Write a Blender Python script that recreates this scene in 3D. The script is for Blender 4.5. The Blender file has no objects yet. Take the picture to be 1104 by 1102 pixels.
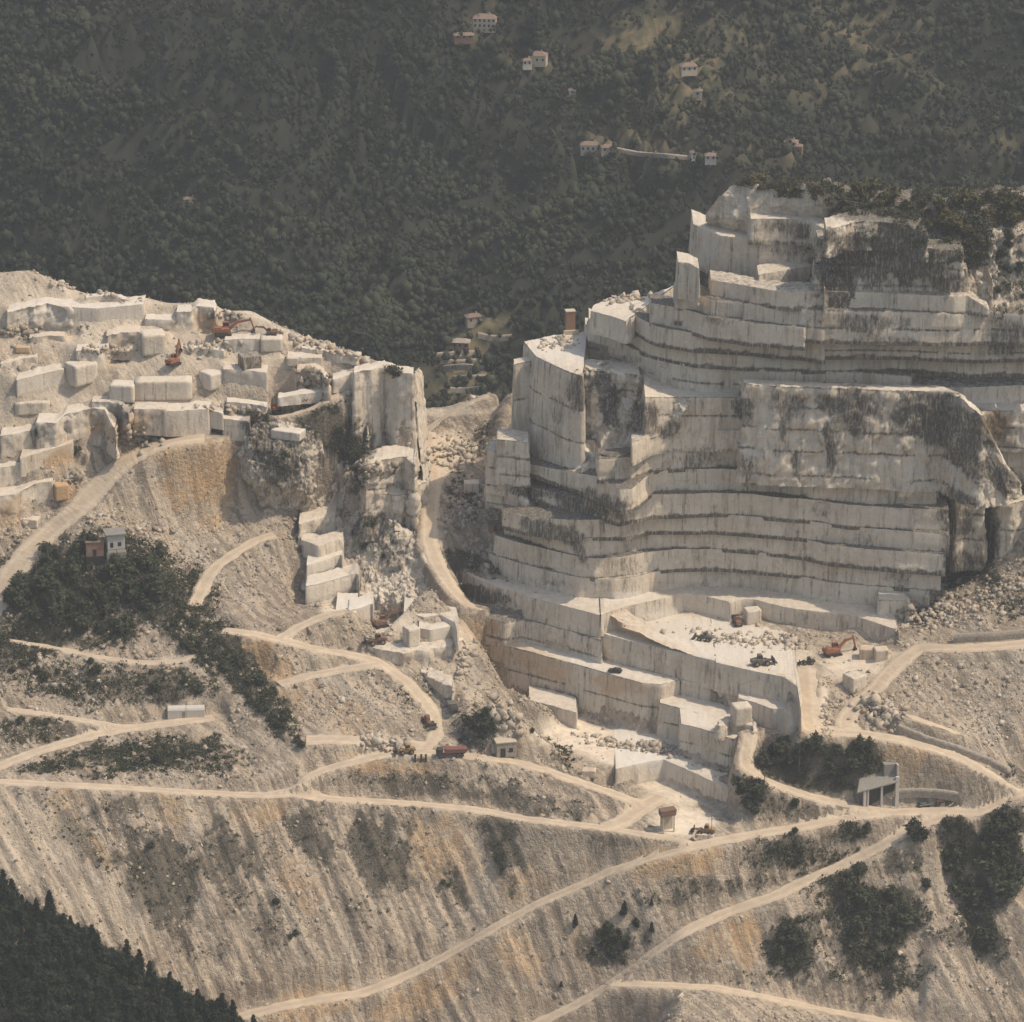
import bpy, math, random
import numpy as np
from mathutils.geometry import delaunay_2d_cdt
from mathutils import Vector, Matrix
S = bpy.context.scene
C = S.collection
PI = math.pi
rnd = random.Random(7)
# ------------------------------------------------------------------ camera
PITCH = math.radians(20); DIST = 1500.0; FPX = 4950.0
CAM = np.array([0.0, -DIST*math.cos(PITCH), DIST*math.sin(PITCH)])
cd = bpy.data.cameras.new('camera'); cam = bpy.data.objects.new('camera', cd); C.objects.link(cam)
cam.location = CAM; cam.rotation_euler = (math.radians(90)-PITCH, 0, 0)
cd.sensor_width = 36; cd.sensor_fit = 'HORIZONTAL'; cd.lens = 36*FPX/1104
cd.clip_start = 10; cd.clip_end = 9000
S.camera = cam
# ------------------------------------------------------------------ light
SUN_EL, SUN_AZ = math.radians(57), math.radians(-10)      # azimuth counted from +X (right) towards +Y (behind the quarry); just in front of due right
w = bpy.data.worlds.new('World'); S.world = w; w.use_nodes = True
nt = w.node_tree; bg = nt.nodes['Background']
sky = nt.nodes.new('ShaderNodeTexSky'); sky.sky_type = 'NISHITA'; sky.sun_disc = False
sky.sun_elevation = SUN_EL; sky.sun_rotation = math.radians(90)-SUN_AZ
sky.air_density = 1.6; sky.dust_density = 4.5; sky.ozone_density = .6; sky.altitude = 600
nt.links.new(sky.outputs[0], bg.inputs[0]); bg.inputs[1].default_value = 0.12
sd = bpy.data.lights.new('sun', 'SUN'); sd.energy = 3.5; sd.angle = math.radians(.6); sd.color = (1, .86, .68)
so = bpy.data.objects.new('sun', sd); C.objects.link(so)
sdir = Vector((math.cos(SUN_EL)*math.cos(SUN_AZ), math.cos(SUN_EL)*math.sin(SUN_AZ), math.sin(SUN_EL)))
so.rotation_euler = sdir.to_track_quat('Z', 'Y').to_euler(); so.location = (300, 200, 500)
S.view_settings.view_transform = 'Standard'; S.view_settings.look = 'None'
S.view_settings.exposure = 0.22; S.view_settings.gamma = 1
S.render.engine = 'CYCLES'
S.cycles.max_bounces = 6; S.cycles.diffuse_bounces = 4; S.cycles.volume_bounces = 1
S.cycles.volume_max_steps = 64
# ------------------------------------------------------------------ camera model: a ray through a point of the photo meets a level z
cp, sp = math.cos(PITCH), math.sin(PITCH)
def W(u, v, z):
    dx, dy, dz = (u-552), cp*FPX+(551-v)*sp, -sp*FPX+(551-v)*cp
    t = (z-CAM[2])/dz
    return np.array([CAM[0]+dx*t, CAM[1]+dy*t, z])
def proj(P):
    P = np.asarray(P, float); d = P-CAM
    f = d[..., 1]*cp-d[..., 2]*sp
    return 552+FPX*d[..., 0]/f, 551-FPX*(d[..., 1]*sp+d[..., 2]*cp)/f
TAG = dict(z1=(0,280,2.978), z2=(300,340,2.978), z3=(480,340,2.978), z4=(734,170,2.978), z5=(734,440,2.978), z6=(460,600,2.978),
  c1=(0,540,2.978), c2=(734,732,2.978), c3=(370,732,2.978), c4=(0,732,2.978),
  f1=(160,320,7.347), f2=(370,630,7.347), f3=(400,720,7.347), f4=(690,620,7.347), f5=(830,640,7.347), f6=(680,780,7.347), f7=(880,790,7.347), f8=(50,540,7.347),
  g1=(300,360,6.122), g2=(450,320,5.8), g3=(950,400,7.156), g4=(950,520,7.156), g5=(0,280,6.122), g6=(0,420,6.122), g7=(630,250,6.122), p=(0,0,1))
def T(tag, pts):
    a, b, s = TAG[tag]
    return [(a+p[0]/s, b+p[1]/s)+tuple(p[2:]) for p in pts]
# ------------------------------------------------------------------ noise
def _h(ix, iy, iz, s):
    n = (ix*374761393 + iy*668265263 + iz*2147483647 + s*974634777) & 0xffffffff
    n = ((n ^ (n >> 13))*1274126177) & 0xffffffff
    n = ((n ^ (n >> 16))*2246822519) & 0xffffffff
    return ((n ^ (n >> 15)) & 0xffffff)/float(0xffffff)
def hsh(a, b=0, c=0, s=0):
    return _h(np.asarray(a, np.int64), np.asarray(b, np.int64), np.asarray(c, np.int64), s)
def vnoise(P, s=0):
    F = np.floor(P); I = F.astype(np.int64); f = P-F; f = f*f*(3-2*f); r = 0
    for dx in (0, 1):
        wx = f[..., 0] if dx else 1-f[..., 0]
        for dy in (0, 1):
            wy = f[..., 1] if dy else 1-f[..., 1]
            for dz in (0, 1):
                wz = f[..., 2] if dz else 1-f[..., 2]
                r = r + wx*wy*wz*_h(I[..., 0]+dx, I[..., 1]+dy, I[..., 2]+dz, s)
    return r*2-1
def fbm(P, sc, octv=4, s=0, gain=.5):
    P = np.asarray(P, float)/np.asarray(sc, float); a = 1; r = 0; n = 0
    for k in range(octv):
        r = r + a*vnoise(P*2.03**k+17.3*k, s+k); n += a; a *= gain
    return r/n
def ridged(P, sc, octv=4, s=0):
    P = np.asarray(P, float)/np.asarray(sc, float); a = 1; r = 0; n = 0
    for k in range(octv):
        r = r + a*(1-2*np.abs(vnoise(P*2.03**k+9.1*k, s+k))); n += a; a *= .5
    return r/n
def facet(P, sc, s=0, tilt=.55):
    """angular relief: every point takes the tilted plane of its nearest jittered cell"""
    Q = np.asarray(P, float)/np.asarray(sc, float); sh = Q.shape[:-1]; Q = Q.reshape(-1, 3); I = np.floor(Q).astype(np.int64)
    best = np.full(len(Q), 9.0); val = np.zeros(len(Q))
    for dx in (-1, 0, 1):
        for dy in (-1, 0, 1):
            for dz in (-1, 0, 1):
                J = I+np.array([dx, dy, dz]); h = [_h(J[:, 0], J[:, 1], J[:, 2], s+k) for k in range(7)]
                D = Q-(J+np.stack(h[:3], 1)); d2 = (D*D).sum(1); m = d2 < best
                v = (h[3]-.5)+tilt*2*((h[4]-.5)*D[:, 0]+(h[5]-.5)*D[:, 1]+(h[6]-.5)*D[:, 2])
                best[m] = d2[m]; val[m] = v[m]
    return val.reshape(sh)
def sstep(a, b, x):
    t = np.clip((x-a)/(b-a), 0, 1); return t*t*(3-2*t)
# ------------------------------------------------------------------ objects
def tag(o, label=None, cat=None, group=None, kind=None):
    if label: o['label'] = label
    if cat: o['category'] = cat
    if group: o['group'] = group
    if kind: o['kind'] = kind
    return o
def mesh_np(name, V, F, mat, paint=None, parent=None, smooth=False, extra=None):
    """V (n,3); F either (m,3)/(m,4) array or a list of such arrays"""
    me = bpy.data.meshes.new(name)
    Fs = F if isinstance(F, list) else [F]
    Fs = [np.asarray(f, np.int32) for f in Fs if len(f)]
    loops = np.concatenate([f.ravel() for f in Fs]); tot = np.concatenate([np.full(len(f), f.shape[1], np.int32) for f in Fs])
    st = np.concatenate([[0], np.cumsum(tot)[:-1]]).astype(np.int32)
    me.vertices.add(len(V)); me.vertices.foreach_set('co', np.asarray(V, np.float32).ravel())
    me.loops.add(len(loops)); me.loops.foreach_set('vertex_index', loops)
    me.polygons.add(len(tot)); me.polygons.foreach_set('loop_start', st); me.polygons.foreach_set('loop_total', tot)
    if smooth: me.polygons.foreach_set('use_smooth', np.ones(len(tot), bool))
    me.update(calc_edges=True); me.validate()
    if paint is not None:
        a = me.attributes.new('paint', 'FLOAT_COLOR', 'POINT')
        p = np.ones((len(V), 4), np.float32); p[:, :paint.shape[1]] = paint
        a.data.foreach_set('color', p.ravel())
    me.materials.append(mat)
    o = bpy.data.objects.new(name, me); C.objects.link(o)
    if parent: o.parent = parent
    return o
def grid_faces(nr, nc, off=0, flip=False):
    a = np.arange(nr*nc).reshape(nr, nc)+off
    f = np.stack([a[:-1, :-1], a[:-1, 1:], a[1:, 1:], a[1:, :-1]], -1).reshape(-1, 4)
    return f[:, ::-1] if flip else f
def resample(P, step):
    P = np.asarray(P, float); out = []
    for a, b in zip(P[:-1], P[1:]):
        n = max(1, int(math.ceil(np.linalg.norm(b-a)/step)))
        out.append(a+(b-a)*(np.arange(n)/n)[:, None])
    out.append(P[-1:]); return np.concatenate(out)
# ------------------------------------------------------------------ materials
def newmat(name):
    m = bpy.data.materials.new(name); m.use_nodes = True
    return m, m.node_tree, m.node_tree.nodes['Principled BSDF']
class NB:
    def __init__(s, nt): s.nt = nt
    def n(s, t, **k):
        nd = s.nt.nodes.new(t)
        for a, b in k.items(): setattr(nd, a, b)
        return nd
    def l(s, a, b): s.nt.links.new(a, b)
    def coord(s, scale=(1,1,1), rot=(0,0,0)):
        g = s.n('ShaderNodeNewGeometry'); m = s.n('ShaderNodeMapping'); m.inputs['Scale'].default_value = scale; m.inputs['Rotation'].default_value = rot
        if any(rot):
            m0 = s.n('ShaderNodeMapping'); m0.inputs['Rotation'].default_value = rot; m.inputs['Rotation'].default_value = (0, 0, 0)
            s.l(g.outputs['Position'], m0.inputs['Vector']); s.l(m0.outputs[0], m.inputs['Vector']); return m.outputs[0]
        s.l(g.outputs['Position'], m.inputs['Vector']); return m.outputs[0]
    def noise(s, scale, detail=4, rough=.55, vec=None, dist=0):
        t = s.n('ShaderNodeTexNoise'); t.inputs['Scale'].default_value = scale; t.inputs['Detail'].default_value = detail; t.inputs['Roughness'].default_value = rough; t.inputs['Distortion'].default_value = dist
        s.l(vec if vec is not None else s.coord(), t.inputs['Vector']); return t.outputs['Fac']
    def voro(s, scale, vec=None, out='Distance', feature='F1'):
        t = s.n('ShaderNodeTexVoronoi'); t.feature = feature; t.inputs['Scale'].default_value = scale
        s.l(vec if vec is not None else s.coord(), t.inputs['Vector']); return t.outputs[out]
    def ramp(s, x, a, b, lo=0.0, hi=1.0):
        t = s.n('ShaderNodeMapRange'); t.clamp = True; t.inputs['From Min'].default_value = a; t.inputs['From Max'].default_value = b
        t.inputs['To Min'].default_value = lo; t.inputs['To Max'].default_value = hi; t.interpolation_type = 'SMOOTHSTEP' if a < b else 'LINEAR'
        s.l(x, t.inputs['Value']); return t.outputs[0]
    def math(s, op, a, b=None, clamp=False):
        t = s.n('ShaderNodeMath', operation=op); t.use_clamp = clamp
        for i, q in enumerate((a, b)):
            if q is None: continue
            if isinstance(q, (int, float)): t.inputs[i].default_value = q
            else: s.l(q, t.inputs[i])
        return t.outputs[0]
    def mix(s, f, a, b, mode='MIX'):
        t = s.n('ShaderNodeMix', data_type='RGBA', blend_type=mode)
        for i, q in ((0, f), (6, a), (7, b)):
            if isinstance(q, (int, float)): t.inputs[i].default_value = q
            elif isinstance(q, tuple): t.inputs[i].default_value = q+(1,)
            else: s.l(q, t.inputs[i])
        return t.outputs[2]
    def paint(s):
        a = s.n('ShaderNodeAttribute', attribute_name='paint'); x = s.n('ShaderNodeSeparateColor'); s.l(a.outputs['Color'], x.inputs[0]); return x.outputs[0], x.outputs[1], x.outputs[2]
    def nz(s):
        g = s.n('ShaderNodeNewGeometry'); x = s.n('ShaderNodeSeparateXYZ'); s.l(g.outputs['True Normal'], x.inputs[0]); return x.outputs[2]
    def bump(s, h, strength, dist, bsdf):
        t = s.n('ShaderNodeBump'); t.inputs['Strength'].default_value = strength; t.inputs['Distance'].default_value = dist
        s.l(h, t.inputs['Height']); s.l(t.outputs[0], bsdf.inputs['Normal'])
def rock_mat():
    m, nt, b = newmat('quarried_marble'); q = NB(nt); b.inputs['Roughness'].default_value = .85; b.inputs['Specular IOR Level'].default_value = .25
    R, G, B = q.paint()
    big = q.noise(.07, 5, .6); mid = q.noise(.45, 5, .6); fine = q.noise(3.0, 3, .6)
    col = q.mix(q.ramp(big, .35, .65), (.67, .585, .47), (.60, .505, .395))
    col = q.mix(q.ramp(mid, .45, .75), col, (.70, .63, .53))
    streak = q.noise(1.0, 6, .75, q.coord((.75, .75, .055)))
    streak2 = q.noise(1.0, 5, .7, q.coord((.22, .22, .035)))
    col = q.mix(q.math('MULTIPLY', q.ramp(streak, .50, .68, 0, .9), q.ramp(q.noise(.16, 4, .6), .38, .6, .25, 1)), col, (.17, .14, .11))
    col = q.mix(q.ramp(streak2, .52, .66, 0, .5), col, (.26, .195, .135))
    # thin saw joints
    br = q.n('ShaderNodeTexNoise'); vj = q.voro(.22, q.coord((1, 1, .55)), 'Distance', 'DISTANCE_TO_EDGE')
    col = q.mix(q.ramp(vj, .012, .0, 0, .35), col, (.16, .14, .12))
    # flat tops: pale dust
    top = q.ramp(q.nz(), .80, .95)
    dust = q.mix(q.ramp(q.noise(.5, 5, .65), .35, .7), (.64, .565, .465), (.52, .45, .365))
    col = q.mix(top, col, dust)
    # ochre rock
    of = q.math('MULTIPLY', G, q.ramp(q.math('ADD', mid, q.math('MULTIPLY', G, .5)), .5, .85))
    col = q.mix(of, col, q.mix(q.ramp(fine, .3, .7), (.52, .33, .16), (.42, .27, .15)))
    # dark channel: lichen, scrub, joints, wall feet, ledges and the recess
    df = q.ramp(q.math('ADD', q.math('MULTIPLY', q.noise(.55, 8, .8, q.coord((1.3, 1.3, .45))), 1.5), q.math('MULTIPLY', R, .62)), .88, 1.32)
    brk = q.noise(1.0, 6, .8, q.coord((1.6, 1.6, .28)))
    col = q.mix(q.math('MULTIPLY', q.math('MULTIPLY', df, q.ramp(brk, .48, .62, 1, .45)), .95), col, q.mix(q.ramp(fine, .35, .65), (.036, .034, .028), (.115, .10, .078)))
    spk = q.noise(1.0, 7, .85, q.coord((.9, .9, .5)))
    col = q.mix(q.math('MULTIPLY', q.ramp(spk, .56, .68, 0, .65), q.ramp(big, .36, .58, .35, 1)), col, (.17, .14, .11))
    # fresh cut white
    col = q.mix(q.math('MULTIPLY', B, .75), col, (.66, .61, .54))
    col = q.mix(q.ramp(fine, .3, .7, 0, .35), col, q.mix(1.0, col, (.72, .70, .66), 'MULTIPLY'))
    nt.links.new(col, b.inputs['Base Color'])
    q.bump(q.math('ADD', q.math('MULTIPLY', fine, .35), q.noise(.9, 6, .7)), .55, .5, b)
    return m
def ground_mat(name='quarry_rubble'):
    m, nt, b = newmat(name); q = NB(nt); b.inputs['Roughness'].default_value = .95; b.inputs['Specular IOR Level'].default_value = .15
    R, G, B = q.paint()
    big = q.noise(.05, 5, .6); mid = q.noise(.4, 6, .65); fine = q.noise(2.4, 4, .7)
    rill = q.noise(1.0, 5, .65, q.coord((.42, .05, .05), (0, 0, math.radians(-38))))
    col = q.mix(q.ramp(big, .38, .62), (.33, .27, .205), (.41, .33, .24))
    col = q.mix(q.ramp(rill, .47, .60, 0, .8), col, (.50, .40, .295))
    col = q.mix(q.ramp(rill, .51, .41, 0, .9), col, (.175, .14, .105))
    soil = q.noise(1.0, 6, .7, q.coord((.11, .022, .03), (0, 0, math.radians(-38))))
    col = q.mix(q.ramp(soil, .50, .62, 0, .6), col, (.24, .185, .13)); col = q.mix(q.ramp(soil, .46, .36, 0, .45), col, (.43, .385, .32))
    of = q.math('MULTIPLY', G, q.ramp(q.math('ADD', mid, q.math('MULTIPLY', G, .55)), .45, .75))
    col = q.mix(of, col, q.mix(q.ramp(rill, .4, .6), (.40, .25, .13), (.52, .35, .19)))
    st = q.n('ShaderNodeTexVoronoi'); st.inputs['Scale'].default_value = .95; q.l(q.coord(), st.inputs['Vector'])
    sc = q.n('ShaderNodeSeparateColor'); q.l(st.outputs['Color'], sc.inputs[0])
    col = q.mix(q.ramp(sc.outputs[0], .76, .95, 0, .5), col, (.52, .46, .37))
    col = q.mix(q.ramp(sc.outputs[1], .70, .95, 0, .55), col, (.17, .15, .125))
    col = q.mix(q.ramp(fine, .35, .7, 0, .4), col, (.26, .22, .175))
    df = q.ramp(q.math('ADD', q.math('ADD', q.math('MULTIPLY', q.noise(.5, 8, .8), .95), q.math('MULTIPLY', rill, -.55)), q.math('MULTIPLY', R, .6)), .40, .72)
    col = q.mix(q.math('MULTIPLY', df, .88), col, q.mix(q.ramp(fine, .35, .65), (.05, .047, .036), (.13, .112, .085)))
    white = q.mix(q.ramp(mid, .35, .7), (.68, .59, .47), (.55, .455, .345))
    col = q.mix(q.math('MULTIPLY', B, .95), col, white)
    nt.links.new(col, b.inputs['Base Color'])
    h = q.math('ADD', q.math('ADD', q.math('MULTIPLY', q.voro(.95), -.45), q.math('MULTIPLY', q.voro(2.1), -.3)), q.math('ADD', q.math('MULTIPLY', fine, .6), q.math('MULTIPLY', rill, 1.8)))
    h = q.math('MULTIPLY', h, q.math('SUBTRACT', 1.0, q.math('MULTIPLY', B, .7)))
    q.bump(h, .8, .6, b)
    return m
def road_mat():
    m, nt, b = newmat('pale_dirt_track'); q = NB(nt); b.inputs['Roughness'].default_value = .95
    R, G, B = q.paint()
    a = q.noise(.3, 5, .6); f = q.noise(2.5, 4, .6)
    col = q.mix(q.ramp(a, .35, .65), (.53, .425, .305), (.44, .345, .245))
    col = q.mix(q.math('MULTIPLY', R, .6), col, (.62, .52, .39))
    col = q.mix(q.math('MULTIPLY', G, .7), col, (.40, .345, .275))
    col = q.mix(q.ramp(f, .4, .7, 0, .5), col, (.36, .29, .21)); col = q.mix(q.ramp(q.noise(.12, 5, .65), .45, .62, 0, .45), col, (.37, .30, .225))
    nt.links.new(col, b.inputs['Base Color']); q.bump(f, .4, .2, b)
    return m
def plain(name, col, rough=.7, metal=0, var=.25, sc=2.0):
    m, nt, b = newmat(name); q = NB(nt); b.inputs['Roughness'].default_value = rough; b.inputs['Metallic'].default_value = metal
    n = q.noise(sc, 4, .65); d = tuple(c*(1-var) for c in col)
    nt.links.new(q.mix(q.ramp(n, .35, .68), tuple(col), d), b.inputs['Base Color']); return m
ROCK, GROUND, ROAD = rock_mat(), ground_mat(), road_mat()
# ------------------------------------------------------------------ stains that belong to the rock: (u, v, ru, rv, rotation deg, strength, channel)
STAIN = []
def stain(tagname, lst, ch):
    a, b, s = TAG[tagname]
    for x, y, rx, ry, rot, k in [q[:6] for q in lst]: STAIN.append((a+x/s, b+y/s, rx/s, ry/s, math.radians(rot), k, ch))
def paint_of(V, base=(0, 0, 0), only=None):
    u, v = proj(V); out = np.zeros((len(V), 3)); out[:] = base
    nz_ = fbm(V, 5.0, 5, 91, .65)*.95
    for cu, cv, ru, rv, ro, k, ch in STAIN:
        sel = (np.abs(u-cu) < (ru+rv)*1.6) & (np.abs(v-cv) < (ru+rv)*1.6)
        if not sel.any(): continue
        a, b = u[sel]-cu, v[sel]-cv
        x, y = (a*math.cos(ro)+b*math.sin(ro))/ru, (-a*math.sin(ro)+b*math.cos(ro))/rv
        m = k*(1-sstep(.45, 1.45, np.sqrt(x*x+y*y)+nz_[sel]*(.5 if ch == 2 else 1)))
        o_ = out[sel]; o_[:, ch] = np.maximum(o_[:, ch], m); out[sel] = o_
    return out
# dark lichen and scrub
stain('z4', [(660,320,260,90,8,1.25,0),(760,250,170,90,0,1.1,0),(500,380,80,100,0,1.3,0),(340,300,90,45,0,.55,0),(330,225,110,22,5,.6,0),(860,400,90,60,0,.8,0),
  (590,530,160,34,3,.8,0),(650,585,120,22,3,.6,0),(1040,580,90,60,0,.7,0),(120,520,60,22,10,.55,0),(1010,330,60,150,-15,.55,0),(920,280,130,80,10,1,0),(640,190,180,40,6,1,0),(1090,350,30,120,0,.7,0),
  (350,800,60,60,0,.7,0),(560,810,110,70,0,.95,0),(790,840,130,95,8,1.15,0),(950,910,80,110,35,1.1,0),(480,930,20,110,-3,.9,0),(325,850,16,90,-6,.8,0),(365,980,14,60,-6,.8,0),(205,800,40,40,0,.9,0),(1010,1030,120,40,15,1,0),(700,870,60,50,0,.6,0),
  (1050,870,60,70,20,.3,0)], 0)
stain('z5', [(880,330,60,90,-10,1,0),(900,520,60,60,0,1,0),(980,500,50,90,0,.8,0),(860,450,30,120,0,.9,0),(1010,430,20,90,0,.8,0),(60,160,90,40,0,.55,0),(220,215,30,60,0,.6,0),(590,420,40,25,0,.5,0),(395,470,14,60,0,.6,0),(700,540,60,30,0,.6,0),(450,320,40,30,0,.5,0),(780,660,60,40,0,.9,0),(1060,640,60,40,-30,.7,0)], 0)  # some of these put the shade of recess and cave into the rock
stain('z3', [(640,330,60,60,20,.9,0),(720,370,50,40,0,.8,0),(520,270,36,110,-12,1,0),(430,240,55,60,0,.75,0),(360,300,30,60,0,.5,0),(470,610,110,45,6,1,0),(330,690,110,30,14,.85,0),(430,750,16,45,-20,.8,0),(600,800,60,30,0,.5,0),(130,380,45,70,20,.6,0),(840,460,80,30,0,.6,0),(960,300,40,50,0,.8,0),(330,860,90,18,8,.5,0),(300,570,120,18,6,.9,0),(700,220,60,20,0,.3,0),(600,140,40,14,15,.5,0)], 0)
stain('g1', [(330,600,190,170,20,1.3,0),(480,760,150,130,0,1.4,0),(530,930,60,130,10,1.4,0),(30,820,80,130,-20,1.4,0),(-20,700,60,60,0,.8,0),(780,1000,60,40,0,.6,0),(760,250,60,40,0,.7,0),(300,1000,60,60,0,.5,0),(440,420,70,40,0,.5,0)], 0)
stain('z2', [(300,700,90,70,30,.7,0),(380,760,60,60,0,.7,0),(250,800,40,90,-20,.6,0),(220,530,40,60,0,.6,0),(590,580,60,70,0,.6,0)], 0)
stain('z1', [(100,240,60,40,40,.6,0),(250,210,120,30,15,.45,0),(870,600,120,70,50,1.5,0),(380,480,40,50,0,1,0),(110,560,26,40,0,.7,0),(245,610,14,40,0,.8,0),(100,470,60,26,-8,.45,0),(430,270,40,40,0,.45,0)], 0)
stain('g6', [(300,290,50,70,0,.7,0),(505,420,30,60,0,.9,0)], 0)
# scrub on the spoil
stain('z2', [(590,790,110,36,15,1.1,0),(660,900,120,26,15,1.2,0)], 0)
stain('p', [(60,1050,150,60,28,1),(150,1095,120,40,20,1)], 0)
stain('c1', [(230,290,250,160,8,1.5,0),(400,250,160,130,20,1.5,0),(560,340,120,110,40,1.3,0),(700,470,70,120,-38,1.4,0),(860,650,50,120,-30,1.4,0),(60,430,130,90,0,1.2,0)], 0)
stain('c2', [(450,280,170,70,0,1.4,0),(620,790,150,130,20,1.4,0),(370,860,90,100,0,1.3,0),(920,560,80,160,-20,1.3,0),(1030,540,80,140,0,1.4,0)], 0)
stain('c4', [(520,640,130,200,-38,1.15,0),(250,500,50,130,-38,.9,0),(760,560,60,150,-36,.95,0),(1000,520,60,120,-38,.9,0),(380,420,120,40,-10,.8,0)], 0)
stain('c3', [(120,560,110,150,-38,1.1,0),(520,560,80,110,-30,.95,0),(300,350,330,40,6,.8,0),(560,380,260,50,12,.8,0)], 0)
stain('c1', [(270,300,230,150,8,1,0),(600,420,110,50,35,.9,0),(760,520,60,120,-38,1,0),(870,660,45,120,-30,1,0),(60,420,120,70,0,.8,0),(300,590,260,60,4,.75,0),(540,590,110,60,0,.9,0),(170,740,170,40,3,.85,0),(480,820,260,60,-4,.85,0),(680,830,150,55,0,.6,0),(140,860,70,22,0,.8,0),(60,560,80,50,0,.6,0)], 0)
stain('c2', [(330,560,120,50,-10,.8,0),(430,530,120,40,-10,.55,0),(100,670,260,36,-8,.7,0),(480,640,90,60,-20,.9,0),(620,800,150,130,20,1,0),(370,860,90,110,0,.95,0),(700,600,90,60,-20,.8,0),(920,560,90,140,-20,.9,0),(1030,540,80,130,0,1,0),(960,800,70,110,-25,.9,0),(650,960,160,60,0,.7,0),(870,830,90,40,0,.7,0),(340,420,120,50,10,.7,0),(230,360,60,60,0,.8,0),(400,270,160,60,0,.9,0),(1060,320,40,40,0,.5,0),(280,960,90,30,0,.5,0),(760,360,100,14,2,.5,0)], 0)
stain('c3', [(160,600,150,110,45,.75,0),(500,530,60,110,-30,.8,0),(350,650,40,80,-30,.75,0),(60,760,90,60,40,.6,0),(250,360,120,60,8,.5,0),(560,370,170,50,12,.45,0),(850,870,100,60,0,.8,0),(100,890,80,18,-8,.6,0),(280,820,200,8,-22,.55,0),(700,980,90,30,0,.6,0),(640,500,60,30,0,.5,0),(880,520,130,26,4,.55,0),(430,170,70,70,0,.7,0),(200,50,50,30,50,.5,0),(280,60,20,40,0,.5,0),(700,250,60,40,30,.6,0),(90,230,40,10,0,.3,0),(1060,650,60,24,0,.7,0)], 0)
stain('c4', [(370,450,60,100,-30,.6,0),(520,640,120,190,-38,.8,0),(700,620,80,170,-35,.65,0),(850,560,60,110,-35,.6,0),(880,800,60,90,-35,.7,0),(660,880,100,50,0,.6,0),(230,440,60,60,-40,.5,0),(620,400,300,40,2,.4,0),(1020,440,60,80,-35,.6,0),(250,250,150,30,-8,.4,0)], 0)
# ochre earth and iron-stained rock
stain('z1', [(640,700,110,110,60,1,1),(560,640,70,60,50,.85,1),(310,530,45,50,0,.8,1),(660,205,50,45,0,1,1),(380,280,45,50,0,.7,1),(980,360,50,40,0,.8,1),(190,640,60,40,-10,.85,1),(30,820,60,60,0,.6,1),(210,740,40,30,0,.8,1),(190,250,60,26,0,.6,1),(60,300,150,40,0,.3,1),(680,840,60,30,0,.7,1),(430,540,60,50,0,.7,1),(400,560,60,40,20,.7,1)], 1)
stain('c1', [(840,510,110,60,38,1,1),(760,470,50,40,30,.9,1),(900,640,90,50,0,.5,1),(1000,640,120,60,0,.4,1)], 1)
stain('c3', [(150,290,150,26,0,.7,1),(300,560,110,110,40,.75,1),(20,260,60,30,0,.4,1),(560,640,100,60,-20,.5,1),(1020,590,120,50,-15,.95,1),(560,870,60,110,-30,.6,1),(240,1030,150,60,-20,.7,1),(380,900,50,60,-30,.6,1),(20,120,90,60,20,.5,1),(780,880,40,90,-30,.4,1)], 1)
stain('c2', [(60,590,80,50,0,.9,1),(200,820,60,80,-20,.85,1),(100,860,60,50,0,.5,1),(700,250,90,40,10,.7,1),(860,290,60,30,0,.4,1),(430,180,60,30,0,.6,1)], 1)
stain('c4', [(280,520,40,110,-36,.9,1),(200,420,60,60,-36,.7,1),(560,420,40,80,-30,.6,1),(860,430,80,60,-30,.6,1),(1000,1040,140,60,-10,.7,1),(960,650,60,110,-36,.5,1),(780,420,40,40,0,.4,1)], 1)
stain('z6', [(330,330,150,60,20,.55,1),(180,230,80,40,15,.7,1),(620,410,120,40,8,.55,1),(220,290,60,50,10,.5,1),(100,1000,200,90,0,.35,1)], 1)
stain('g3', [(880,420,100,110,20,1.1,1)], 1)
stain('z2', [(520,400,50,60,0,.35,1),(520,970,60,20,0,.3,1)], 1)
stain('z3', [(590,480,14,60,0,.5,1),(210,250,40,110,0,.25,1)], 1)
stain('z6', [(700,215,120,16,22,.45,1)], 1)
# fresh bright dust and scree
stain('p', [(110,350,150,52,9,.55),(300,400,120,30,14,.55),(60,430,90,40,-5,.4)], 2)
stain('z6', [(900,270,200,60,18,1,2),(610,610,260,62,12,1.35,2),(780,760,110,40,20,.9,2),(830,850,90,50,0,1.3,2),(560,350,230,18,16,.8,2),(640,130,100,20,-6,.9,2),(870,525,50,22,10,.9,2)], 2)
stain('z5', [(120,720,230,60,12,1,2),(560,820,120,50,-6,.9,2),(330,790,120,50,10,.8,2),(460,960,20,90,0,.8,2),(640,970,30,20,0,.6,2),(330,1000,40,50,0,1,2),(40,975,60,20,8,.8,2)], 2)
stain('z3', [(370,110,110,40,12,1,2),(410,70,60,30,0,.8,2),(820,245,120,10,2,.8,2)], 2)
stain('g7', [(250,440,160,50,-8,.8,2)], 2)
stain('g3', [(850,255,240,40,3,1,2),(300,140,330,14,2,.8,2)], 2)
stain('z2', [(230,920,90,26,0,1.1,2),(490,780,40,16,5,1,2),(560,310,140,14,-2,.6,2),(400,980,60,40,0,.7,2),(560,430,60,50,20,.8,2),(510,480,40,60,0,.7,2),(600,1060,30,60,0,.5,2),(540,1010,60,30,0,.7,2)], 2)
stain('z1', [(420,310,420,60,3,.35,2),(800,170,150,30,6,.6,2),(560,460,300,20,0,.6,2),(920,460,180,16,-18,.7,2),(850,330,90,30,0,.6,2),(320,470,160,14,-4,.5,2),(520,190,60,30,0,.6,2),(900,240,150,24,18,.6,2),(640,300,120,30,0,.4,2)], 2)
stain('c3', [(150,205,90,20,0,.7,2),(420,50,30,30,0,.3,2),(500,150,60,60,0,.4,2)], 2)
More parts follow.
